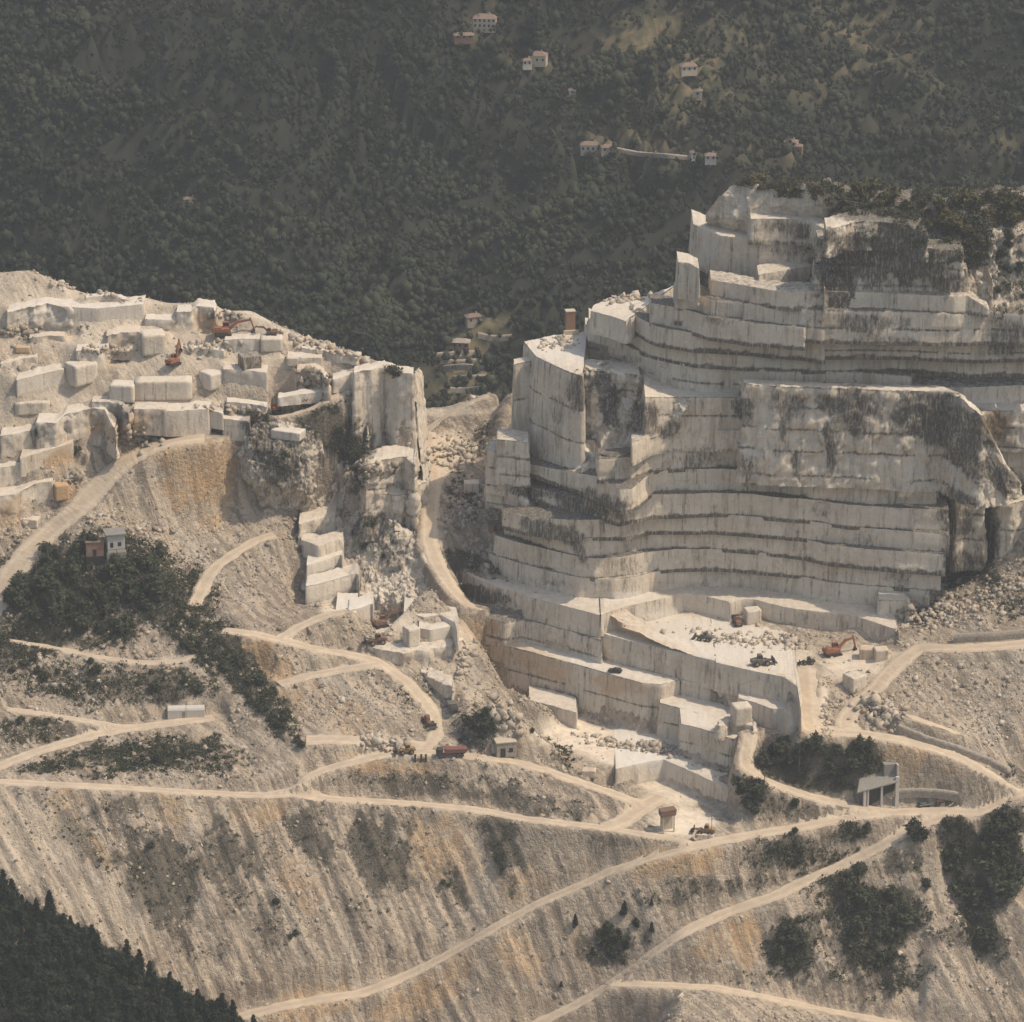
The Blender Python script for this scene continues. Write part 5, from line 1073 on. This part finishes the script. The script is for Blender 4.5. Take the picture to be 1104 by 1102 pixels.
def loader(p, rz, label, mat=YELLOW, s=1.0, up=.5):
    e = empty('wheel_loader', p, rz, label, 'loader', s=s)
    for x in (-1.5, 1.4):
        for y in (-1.05, 1.05): wheel(x, y, .8, e, .55)
    MB().prism([(-2.9,1.0),(-.4,.9),(-.3,1.9),(-1.2,2.15),(-2.8,1.95)], -.85, .85).build('engine_cover', mat, e, .07)
    MB().box(-.2, 1.9, -.6, .6, .75, 1.45).build('front_frame', mat, e, .06)
    c_ = MB().prism([(-1.1,1.9),(.25,1.5),(.3,2.5),(.05,3.2),(-1.0,3.2)], -.68, .68).build('cab', mat, e, .05)
    MB().prism([(-.95,2.2),(.22,2.1),(.24,2.5),(.0,3.05),(-.9,3.05)], -.71, .71).build('window', GLASS, c_)
    for sg in (-.45, .45): MB().bar((1.0, sg, 1.5), (3.2, sg, up+.35), .34, .26, .2).build('lift_arm', mat, e)
    MB().prism([(3.1,up+1.0),(3.35,up+1.15),(3.3,up+.1),(4.2,up-.15),(4.15,up-.3),(3.1,up-.3)], -1.35, 1.35).build('bucket', DARK, e, .03)
    return e
def truck(p, rz, label, body=RED, cabm=DARK, s=1.0):
    e = empty('dump_truck', p, rz, label, 'dump truck', s=s)
    MB().box(-4.6, 3.6, -.5, .5, .75, 1.05).build('chassis', DARK, e, .03)
    for x in (-3.6, -2.3, 2.6):
        for y in (-1.05, 1.05): wheel(x, y, .55, e, .42)
    MB().prism([(-4.9,1.45),(1.6,1.25),(1.9,2.7),(1.2,2.75),(-4.9,2.6),(-5.1,2.2)], -1.3, 1.3).build('tipping_body', body, e, .06)
    MB().prism([(1.7,2.55),(2.1,2.9),(1.2,2.95),(1.0,2.78)], -1.2, 1.2).build('headboard', body, e)
    c_ = MB().prism([(2.1,.7),(4.1,.7),(4.15,1.7),(3.75,2.75),(2.1,2.8)], -1.2, 1.2).build('cab', cabm, e, .08)
    MB().prism([(3.0,1.75),(4.1,1.75),(3.78,2.6),(3.0,2.62)], -1.22, 1.22).build('window', GLASS, c_)
    return e
def car(p, rz, label, mat, cat='car', name='parked_car', s=1):
    e = empty(name, p, rz, label, cat, s=s)
    for x in (-1.35, 1.35):
        for y in (-.8, .8): wheel(x, y, .33, e, .24)
    MB().prism([(-2.1,.35),(2.1,.35),(2.15,.75),(1.9,.92),(1.0,1.0),(-2.0,1.0),(-2.15,.8)], -.85, .85).build('body', mat, e, .06)
    c_ = MB().prism([(-1.9,.98),(1.0,.98),(.35,1.5),(-1.6,1.52)], -.74, .74).build('roof', mat, e, .05)
    MB().prism([(-1.75,1.02),(.85,1.02),(.32,1.42),(-1.55,1.44)], -.765, .765).build('window', GLASS, c_)
    return e
# ---- machines
excavator(at('f1', 590, 305), 8, 'big dusty orange excavator reaching right across the top of the left quarry skyline', ORANGE, 1.25, (3.9, 3.5, 7.2, 3.9), (8.0, .9))
excavator(at('f1', 975, 305), 178, 'small rusty excavator facing left beside the long-armed one on the left skyline', RUST, .8, (3.2, 3.4, 6.2, 3.5), (7.3, 1.2))
excavator(at('f1', 200, 540), 50, 'orange excavator with its arm folded straight up beside the tall cube block', ORANGE, 1.0, (1.9, 5.4, 2.7, 7.6), (3.4, 4.0))
excavator(at('f1', 990, 905), 120, 'orange excavator at the brink of the left quarry floor with its arm raised', ORANGE, 1.0, (2.6, 5.2, 4.0, 5.5), (4.6, 2.6))
excavator(at('f2', 300, 335), 28, 'brownish orange excavator reaching up on the small bay of sawn blocks', RUST, 1.0, (3.8, 4.3, 6.4, 4.7), (6.9, 3.2))
excavator(at('f5', 500, 490), 22, 'orange-red excavator working on the white upper quarry floor', ORANGE, 1.15, (3.6, 3.9, 5.9, 4.3), (6.5, .8))
loader(at('f2', 265, 475), 200, 'grimy dark and rusty loader beside the tall sawn block in the small bay', RUST, 1.1, .9)
loader(at('f3', 450, 450), -60, 'small brown loader driving down the haul road bend', RUST, .95, .4)
loader(at('f3', 280, 680), 195, 'rusty yellow loader in front of the grey-white stone heap', YELLOW, .95, .9)
loader(at('f4', 510, 520), 160, 'dark grey-brown loader in the middle of the upper quarry floor', GREYP, .95, .7)
loader(at('f4', 770, 395), 100, 'rusty loader tucked under the wall beside the round white block', RUST, .95, 1.3)
loader(at('f4', 960, 715), 15, 'dark loader near the front edge of the upper quarry floor', GREYP, 1.15, .9)
loader(at('f5', 300, 560), 190, 'small dark loader left of the orange-red excavator', DARK, .75, .8)
loader(at('f6', 590, 880), 170, 'dusty yellow loader at the mouth of the lowest quarry floor', YELLOW, 1.05, 1.2)
truck(at('f3', 625, 700), 188, 'dump truck with a long red body and dark cab on the road bend', RED, DARK, 1.0)
truck(at('f3', 640, 335), -78, 'dark grey truck parked at the foot of the sawn bay', GREYP, DARK, .95)
car(at('z6', 605, 372), 160, 'small dark pickup alone on the long white terrace', DARK, 'pickup', 'pickup', 1.0)
car(at('f7', 858, 585), 20, 'dark car parked on the pale lay-by next to the concrete ruin', TEALC)
car(at('f7', 990, 548), 5, 'small brown car further along the pale lay-by', RUST, s=.7)
# hopper on legs
e = empty('stone_hopper', at('f6', 290, 850), 15, 'rust-brown hopper box on a pale frame at the foot of the white ramp', 'hopper')
MB().prism([(-2.3,5.0),(2.2,5.3),(2.4,7.2),(-2.4,6.9)], -1.5, 1.5).build('box', RUST, e, .05)
for x in (-1.6, 1.7):
    for y in (-1.1, 1.1): MB().bar((x, y, -.3), (x, y, 5.2), .35).build('leg', CREAM, e)
MB().box(-1.9, 1.9, .7, 1.15, -.3, 4.9).build('back_wall', CREAM, e, .05)
# ---- cut blocks
def marble_block(tagn, x, y, wpx, hpx, depth, rz, label, base=(0, 0, .1), name='marble_block', seed=0, up=1.0):
    p = at(tagn, x, y-1.5*TAG[tagn][2]); w, h = wpx/3.42, hpx/3.2; nxx, nyy, nzz = max(2, int(w/.6)), max(2, int(depth/.6)), max(2, int(h/.6))
    bm = bmesh.new(); bmesh.ops.create_cube(bm, size=1)
    bmesh.ops.subdivide_edges(bm, edges=bm.edges[:], cuts=7, use_grid_fill=True)
    V = np.array([q_.co[:] for q_ in bm.verts]); F = np.array([[a.index for a in f.verts] for f in bm.faces]); bm.free()
    V *= np.array([w, depth, h]); 
    edge = (np.abs(np.abs(V)-np.array([w, depth, h])/2) < 1e-4).sum(1)
    V *= np.where(edge >= 2, 1-.006*edge, 1)[:, None]
    a = math.radians(rz); c, s_ = math.cos(a), math.sin(a)
    Wd = np.stack([V[:, 0]*c-V[:, 1]*s_, V[:, 0]*s_+V[:, 1]*c, V[:, 2]], 1)
    Wd += np.stack([fbm(Wd+seed*7, 1.3, 3, 300), fbm(Wd+seed*7, 1.3, 3, 301), fbm(Wd+seed*7, 1.3, 3, 302)], 1)*.07
    Wd += p+np.array([0, depth*.32, h/2-.35])
    o = mesh_np(name, Wd, F, ROCK, np.tile(np.array(base, float), (len(V), 1))); tag(o, label, 'marble block'); return o
MBL = [
 ('g5', 1005, 628, 25, 22, 7, 12, 'tall square-cut grey cube block beside the upright orange arm', (0,0,.1)),
 ('g5', 530, 828, 29, 22, 7, 38, 'corner-on block with one dark and one bright face on the left quarry floor', (0,0,.1)),
 ('g5', 812, 938, 27, 18, 6, -8, 'bright pale block touching the left end of the longest slab', (0,0,.5)),
 ('z1', 525, 449, 62, 20, 6, 3, 'longest sawn slab on the left quarry floor, with a smooth grey front', (0,0,.1)),
 ('z1', 103, 497, 38, 13, 5, 8, 'low dark grey slab near the left edge of the photo', (.35,0,0)),
 ('f1', 515, 730, 25, 17, 6, 40, 'small bright block standing right of the longest slab', (0,0,.4)),
 ('f1', 975, 434, 24, 14, 5, 2, 'grey block just below the skyline excavators', (0,0,.1)),
 ('z1', 925, 578, 34, 9, 5, -22, 'long flat slab lying on the shoulder above the shaded cliff', (0,0,.5)),
 ('g6', 400, 735, 15, 17, 4, 20, 'ochre-brown block below the broken benches beside the haul road', (0,.9,0)),
 ('g6', 205, 912, 17, 9, 4, -12, 'squat block fallen at the foot of the lowest left bench', (0,.2,0)),
 ('g5', 150, 614, 16, 6, 4, 0, 'small pinkish brown block under the rough cliff at the far left', (0,.7,0)),
 ('g1', 92, 214, 13, 9, 4, 5, 'grey block beside the rusty rocks near the cliff brink', (0,0,0)),
 ('f1', 800, 575, 22, 14, 5, 20, 'hunched dark weathered boulder on the left quarry terrace', (.75,0,0)),
 ('f2', 540, 502, 14, 20, 4, 30, 'tall upright sawn block in front of the rounded cut in the small bay', (0,0,.2)),
 ('f5', 768, 522, 15, 11, 4, -6, 'left one of two brown blocks side by side near the excavator', (.1,.5,0)),
 ('f5', 880, 538, 14, 12, 4, 6, 'right one of two brown blocks side by side near the excavator', (.15,.3,0)),
 ('f5', 672, 780, 18, 16, 5, 35, 'grey cube block standing alone on the ramp top', (.2,0,0)),
 ('f4', 890, 392, 16, 15, 4, 15, 'rounded white block under the shaded wall of the upper floor', (0,0,.4)),
 ('z2', 620, 575, 16, 12, 4, 5, 'grey block in the shade on the floor of the gap', (.1,0,0)),
 ('z6', 225, 632, 12, 9, 3, 10, 'dark blocky stone on the knob behind the red truck', (.5,0,0)),
 ('z6', 520, 712, 15, 8, 3, -5, 'brown weathered block at the edge of the lower white yard', (.2,.4,0)),
 ('z6', 1010, 545, 18, 20, 5, 15, 'cracked pale block perched beside the curving ramp', (.1,.1,0)),
 ('f6', 590, 918, 18, 5, 3, -3, 'flat cream slab lying in front of the yellow loader', (0,.2,.3)),
]
for i_, (tg, x, y, w_, h_, d_, r_, lab, bs_) in enumerate(MBL): marble_block(tg, x, y, w_, h_, d_, r_, lab, bs_, seed=i_)
# ---- buildings
def house(p, rz, w, d, h, label, wall=CREAM, roof=TILE, nw=3, name='farmhouse', hip=True, floors=1, chim=True, s=1):
    e = empty(name, p, rz, label, 'house', s=s)
    wl = MB().box(-w/2, w/2, -d/2, d/2, -2.5, h).build('wall', wall, e, .04)
    rh = .28*d; o_ = .45
    m = MB(); bm = m.bm; a = [bm.verts.new(q_) for q_ in ((-w/2-o_,-d/2-o_,h-.02),(w/2+o_,-d/2-o_,h-.02),(w/2+o_,d/2+o_,h-.02),(-w/2-o_,d/2+o_,h-.02),(-w/2+(d*.4 if hip else -o_),0,h+rh),(w/2-(d*.4 if hip else -o_),0,h+rh))]
    for f in ((0,1,5,4),(1,2,5),(2,3,4,5),(3,0,4),(3,2,1,0)): bm.faces.new([a[i] for i in f])
    rf = m.build('roof', roof, e)
    if chim: MB().box(w*.18, w*.18+.6, -.3, .3, h+rh*.3, h+rh+.7).build('chimney', wall, rf)
    for fl in range(floors):
        for k in range(nw):
            x = -w/2+w*(k+.5)/nw; z0 = .9+fl*3
            fr_ = MB().box(x-.55, x+.55, -d/2-.06, -d/2+.05, z0, z0+1.5).build('window', DARKHOLE, e)
            MB().box(x-.7, x+.7, -d/2-.14, -d/2-.0, z0-.15, z0-.02).build('sill', WHITEW, fr_)
    return e
# hut on the hillock
hp_ = at('f8', 545, 400); hp_[2] += -.3
e = empty('lookout_hut', hp_, 14, 'white square tower hut with a flat grey roof above the bushes on the hillock', 'hut')
MB().box(-3.1, 3.1, -3, 3, -6.5, 1.0).build('base', CONC, e, .05)
w_ = MB().box(-2.7, 2.7, -2.6, 2.6, 1.0, 6.6).build('wall', WHITEW, e, .05)
MB().box(-3.3, 3.3, -3.2, 3.2, 6.602, 7.0).build('roof', ROOFG, e, .05)
for x0, x1, z0, z1 in ((-1.9,-.9,2.6,4.2),(.5,1.6,2.9,4.2)): MB().box(x0, x1, -2.66, -2.55, z0, z1).build('window', DARKHOLE, e)
MB().box(2.6, 2.68, -1.2, .3, 1.1, 3.3).build('door', RUST, e)
MB().bar((-3, -2.9, 2.0), (3, -2.9, 2.0), .1).bar((-3, -2.9, 1.0), (-3, -2.9, 2.0), .1).bar((3, -2.9, 1.0), (3, -2.9, 2.0), .1).bar((0, -2.9, 1.0), (0, -2.9, 2.0), .1).build('railing', DARK, e)
e = empty('brick_shed', hp_+np.array([-6.0, -1.2, 0]), 8, 'rusty orange flat-roofed shed joined to the left of the white hut', 'shed')
MB().box(-3, 2.6, -2, 2, -.2, 4.3).build('wall', BRICK, e, .05); MB().box(-3.2, 2.8, -2.2, 2.2, 4.302, 4.55).build('roof', TILE, e, .03); MB().box(-3.1, 2.7, -2.1, 2.1, -5, -.2).build('base', DARKHOLE, e)
MB().box(-.9, .2, -2.06, -1.95, -.1, 2.1).build('door', DARKHOLE, e); MB().box(-2.6, -1.5, -2.06, -1.95, 1.0, 2.6).build('window', CONC, e)
# long white cabin
e = empty('storage_cabin', at('c1', 598, 692), 3, 'long white two-part cabin with a rounded top beside the lower left road', 'cabin')
prof = [(-1.6,-.4),(1.6,-.4),(1.6,2.6),(1.2,3.2),(.5,3.5),(-.5,3.5),(-1.2,3.2),(-1.6,2.6)]
for k in (0, 1):
    m = MB(); a = -5.6+k*5.65; m.prism(prof, a, a+5.55); o = m.build('cabin_shell', WHITEW, e, .05); o.rotation_euler = (0, 0, PI/2)
MB().box(-5.7, 5.7, -1.5, 1.5, -.7, -.1).build('plinth', CONC, e); MB().box(-1.2, -.3, -1.68, -1.58, .1, 2.2).build('door', CONC, e)
# concrete ruin
e = empty('concrete_ruin', at('f7', 500, 560), 12, 'roofless grey concrete building with bright pillars and a sloping slab by the junction', 'building')
MB().box(1.4, 5.6, .8, 3.4, -1, 12.0).build('tower_wall', CONC, e, .08)
m = MB(); bm = m.bm; vs = [(-7.5,-1.8,4.6),(4.8,-2.2,7.2),(4.8,2.6,9.4),(-5.5,2.6,7.2)]; a = [bm.verts.new(q_) for q_ in vs]; b = [bm.verts.new((q_[0], q_[1], q_[2]+.35)) for q_ in vs]
for f in ((0,3,2,1),): bm.faces.new([a[i] for i in f])
bm.faces.new(b)
for i in range(4): bm.faces.new((a[i], a[(i+1) % 4], b[(i+1) % 4], b[i]))
m.build('roof_slab', CONC, e)
MB().box(-4.6, 4.6, .4, .8, -1, 6.6).build('back_wall', DARK, e)  # inner wall coloured dark for the shade inside the openings
for x, w_, z1 in ((-5.0, .9, 5.2), (-4.0, .5, 5.3), (.2, .6, 6.3), (4.9, 1.1, 8.8)): MB().box(x-w_/2, x+w_/2, -1.7, -1.0, -1, z1).build('pillar', WHITEW, e, .05)
MB().box(5.0, 5.5, -.8, .9, 5, 12.2).build('side_wall', WHITEW, e, .05)
# brick pillar on the promontory
p_ = at('g2', 955, 232)
e = empty('brick_pillar', p_+np.array([0, 1, -.3]), 10, 'square reddish brick pillar standing on the skyline of the promontory', 'pillar')
MB().box(-1.45, 1.45, -1.3, 1.3, 0, 7.6).build('shaft', BRICK, e, .06); MB().box(-1.6, 1.6, -1.45, 1.45, 7.602, 7.9).build('cap', CREAM, e, .04); MB().box(-2.4, 2.6, -2.0, -1.25, -.3, 1.7).build('plinth', CREAM, e, .1)
e = empty('stone_kiosk', at('c3', 520, 240), 12, 'small pale stone hut with a dark doorway on the knob behind the red truck', 'hut')
MB().box(-3, 3, -2, 2, -.5, 4.2).build('wall', STONEW, e, .12); MB().box(-3.2, 3.2, -2.2, 2.2, 4.2, 4.6).build('roof', CREAM, e, .06); MB().box(-1.8, -.3, -2.07, -1.9, -.2, 2.6).build('doorway', DARKHOLE, e); MB().box(.8, 2.0, -2.07, -1.9, 1.2, 2.5).build('window', DARKHOLE, e)
e = empty('brown_cabin', at('z2', 695, 690), 10, 'little rusty brown cabin on the dim road through the gap', 'cabin')
MB().box(-2, 2, -1.3, 1.3, -.3, 2.7).build('wall', RUST, e, .05); MB().box(-2.2, 2.2, -1.5, 1.5, 2.702, 2.9).build('roof', DARK, e); MB().box(-.5, .5, -1.36, -1.28, -.1, 2).build('door', DARKHOLE, e)
# ---- poles and posts
def pole(tagn, x, y, h, label, arm=True, r=.13):
    e = empty('utility_pole', at(tagn, x, y), rnd.uniform(-20, 20), label, 'pole')
    MB().cyl((0, 0, h/2-.3), r, h, 'Z', 8).build('shaft', WOOD, e)
    if arm: MB().box(-1.1, 1.1, -.07, .07, h-1.3, h-1.12).build('crossarm', WOOD, e)
pole('c2', 380, 310, 15, 'tallest wooden power pole rising from the bushes beside the ramp')
pole('c2', 268, 375, 9, 'wooden pole on the inner side of the curving ramp')
pole('c1', 117, 240, 6.5, 'short wooden pole at the left beside the haul road above the bushes')
pole('f8', 705, 330, 7, 'thin pole just right of the white hut', False, .1)
pole('f8', 735, 335, 4.2, 'short pole right of the hut, outer one of the pair', False, .1)
pole('z1', 955, 468, 14, 'thin mast on the left quarry floor near its brink', False, .09)
pole('f6', 640, 905, 8, 'slim yellowish mast beside the loader at the lowest floor', False, .09)
for x, l_ in ((350, 'leftmost'), (398, 'middle'), (435, 'rightmost')):
    p_ = at('f3', x, 738); e = empty('marker_post', p_, 0, l_+' of three dark stubby posts at the road edge left of the red truck', 'post')
    MB().box(-.28, .28, -.28, .28, -.4, 1.9).build('post', DARK, e, .05); MB().box(-.36, .36, -.36, .36, 1.9, 2.1).build('cap', DARK, e, .03)
# ---- walls
def wall(tagn, pts, h, th, label, group=None, mat=STONEW, name='stone_wall', amp=.15):
    Pw = resample(np.array([(hill_at(*q_) if tagn == 'p' else at(tagn, *q_)) for q_ in pts]), .8)
    for _ in range(6): Pw[1:-1] = (Pw[:-2]+2*Pw[1:-1]+Pw[2:])/4
    d = np.gradient(Pw[:, :2], axis=0); d /= np.maximum(np.linalg.norm(d, axis=1, keepdims=True), 1e-6); n = np.stack([-d[:, 1], d[:, 0]], 1)
    rows = []
    for o_, z_ in ((-th/2, -1.0), (-th/2, h*.5), (-th/2, h), (th/2, h), (th/2, h*.5), (th/2, -1.0)):
        r = Pw.copy(); r[:, :2] += n*o_; r[:, 2] += z_; r += np.stack([fbm(r, 1.2, 3, 401), fbm(r, 1.2, 3, 402), fbm(r, 1.2, 3, 403)], 1)*amp; rows.append(r)
    o = mesh_np(name, np.array(rows).reshape(-1, 3), grid_faces(6, len(Pw)), mat); tag(o, label, 'wall', group)
wall('z5', [(875,752),(940,748),(1010,745),(1102,735)], 2.6, 1.2, 'low grey retaining wall along the top road under the scree fan')
wall('c2', [(700,372),(760,368),(830,372),(890,382)], 1.8, 1.5, 'rough dry-stone bank behind the lay-by where the dark car stands')
wall('c2', [(700,165),(800,205),(900,235),(1000,275),(1060,310)], 1.8, 1.2, 'stony kerb wall along the upper side of the looping right-hand road', amp=.35)
# ---- far houses and terraces
def fh(u, v, rz, w, d, h, label, **k): house(hill_at(u, v), rz, w, d, h, label, s=.76, **k)
fh(523, 29, -6, 13, 8, 5.6, 'largest far villa with cream walls and two rows of windows near the top', floors=2, nw=5)
fh(500, 42, 5, 11, 5, 2.6, 'low pinkish outbuilding just below the largest far villa', wall=BRICK, nw=3)
fh(580, 66, -10, 10, 7, 4, 'far house with a tawny roof in the clump right of the villa', nw=3)
fh(568, 70, 8, 5, 4, 3, 'small white-fronted annex at the left of the tawny-roofed house', wall=WHITEW, nw=2)
fh(617, 101, 0, 4, 4, 2.4, 'lonely tiny pale hut deep in the dark wood', wall=WHITEW, nw=1, chim=False)
fh(637, 162, -4, 11, 6, 3.6, 'long pale farmhouse on the meadow edge below the bare patch', wall=WHITEW, nw=4)
fh(655, 163, 4, 7, 5, 2.8, 'shorter pale house touching the right end of the long farmhouse', nw=2)
fh(766, 172, 0, 6, 5, 2.6, 'small white house beside the thin track behind the quarry peak', wall=WHITEW, nw=2)
fh(748, 168, 10, 4, 4, 2.3, 'tiny white shed left of the small white house', wall=WHITEW, nw=1, chim=False)
fh(853, 157, -15, 7, 5, 2.6, 'red-roofed house just above the bushy quarry crest', nw=2)
fh(861, 165, -10, 4, 4, 4.2, 'narrow reddish house stepping down from the red-roofed one', wall=BRICK, nw=1, chim=False)
fh(205, 218, 6, 7, 4, 2.2, 'single pink-roofed house alone in the wood above the left quarry', nw=2)
fh(742, 76, 12, 9, 6, 3, 'far house with a pinkish roof at the right end of the bare meadow', nw=3)
fh(752, 103, 0, 5, 4, 3, 'small beige house lower down the meadow edge', nw=1)
fh(497, 374, -8, 9, 6, 3.2, 'ruined brownish house on the terraces seen through the gap', wall=BRICK, roof=STONEW, nw=3, chim=False)
fh(510, 347, 20, 8, 5, 3.4, 'upper stone house on the terraces seen through the gap', wall=STONEW, roof=TILE, nw=2)
for pts, h_, lab in [([(470,384),(490,382),(512,381)], 1.4, 'highest pale terrace wall in the gap'), ([(478,398),(500,396),(522,399)], 1.6, 'long pale terrace wall at mid height in the gap'), ([(488,409),(508,408),(532,407)], 1.4, 'thin dark-topped terrace wall low in the gap'), ([(474,390),(497,391),(518,389)], 1.2, 'short terrace wall under the ruined brownish house'), ([(515,362),(535,366),(552,364)], 1.5, 'terrace wall climbing right of the upper stone house'), ([(482,421),(505,421),(524,419)], 1.3, 'lowest terrace wall just behind the saddle')]:
    wall('p', pts, h_, .8, lab, 'terrace walls on the hillside seen through the gap', name='terrace_wall')
wall('p', [(660,160),(690,166),(720,168),(745,170)], .8, 1.5, 'thin pale track-side wall right of the long far farmhouse', name='terrace_wall')
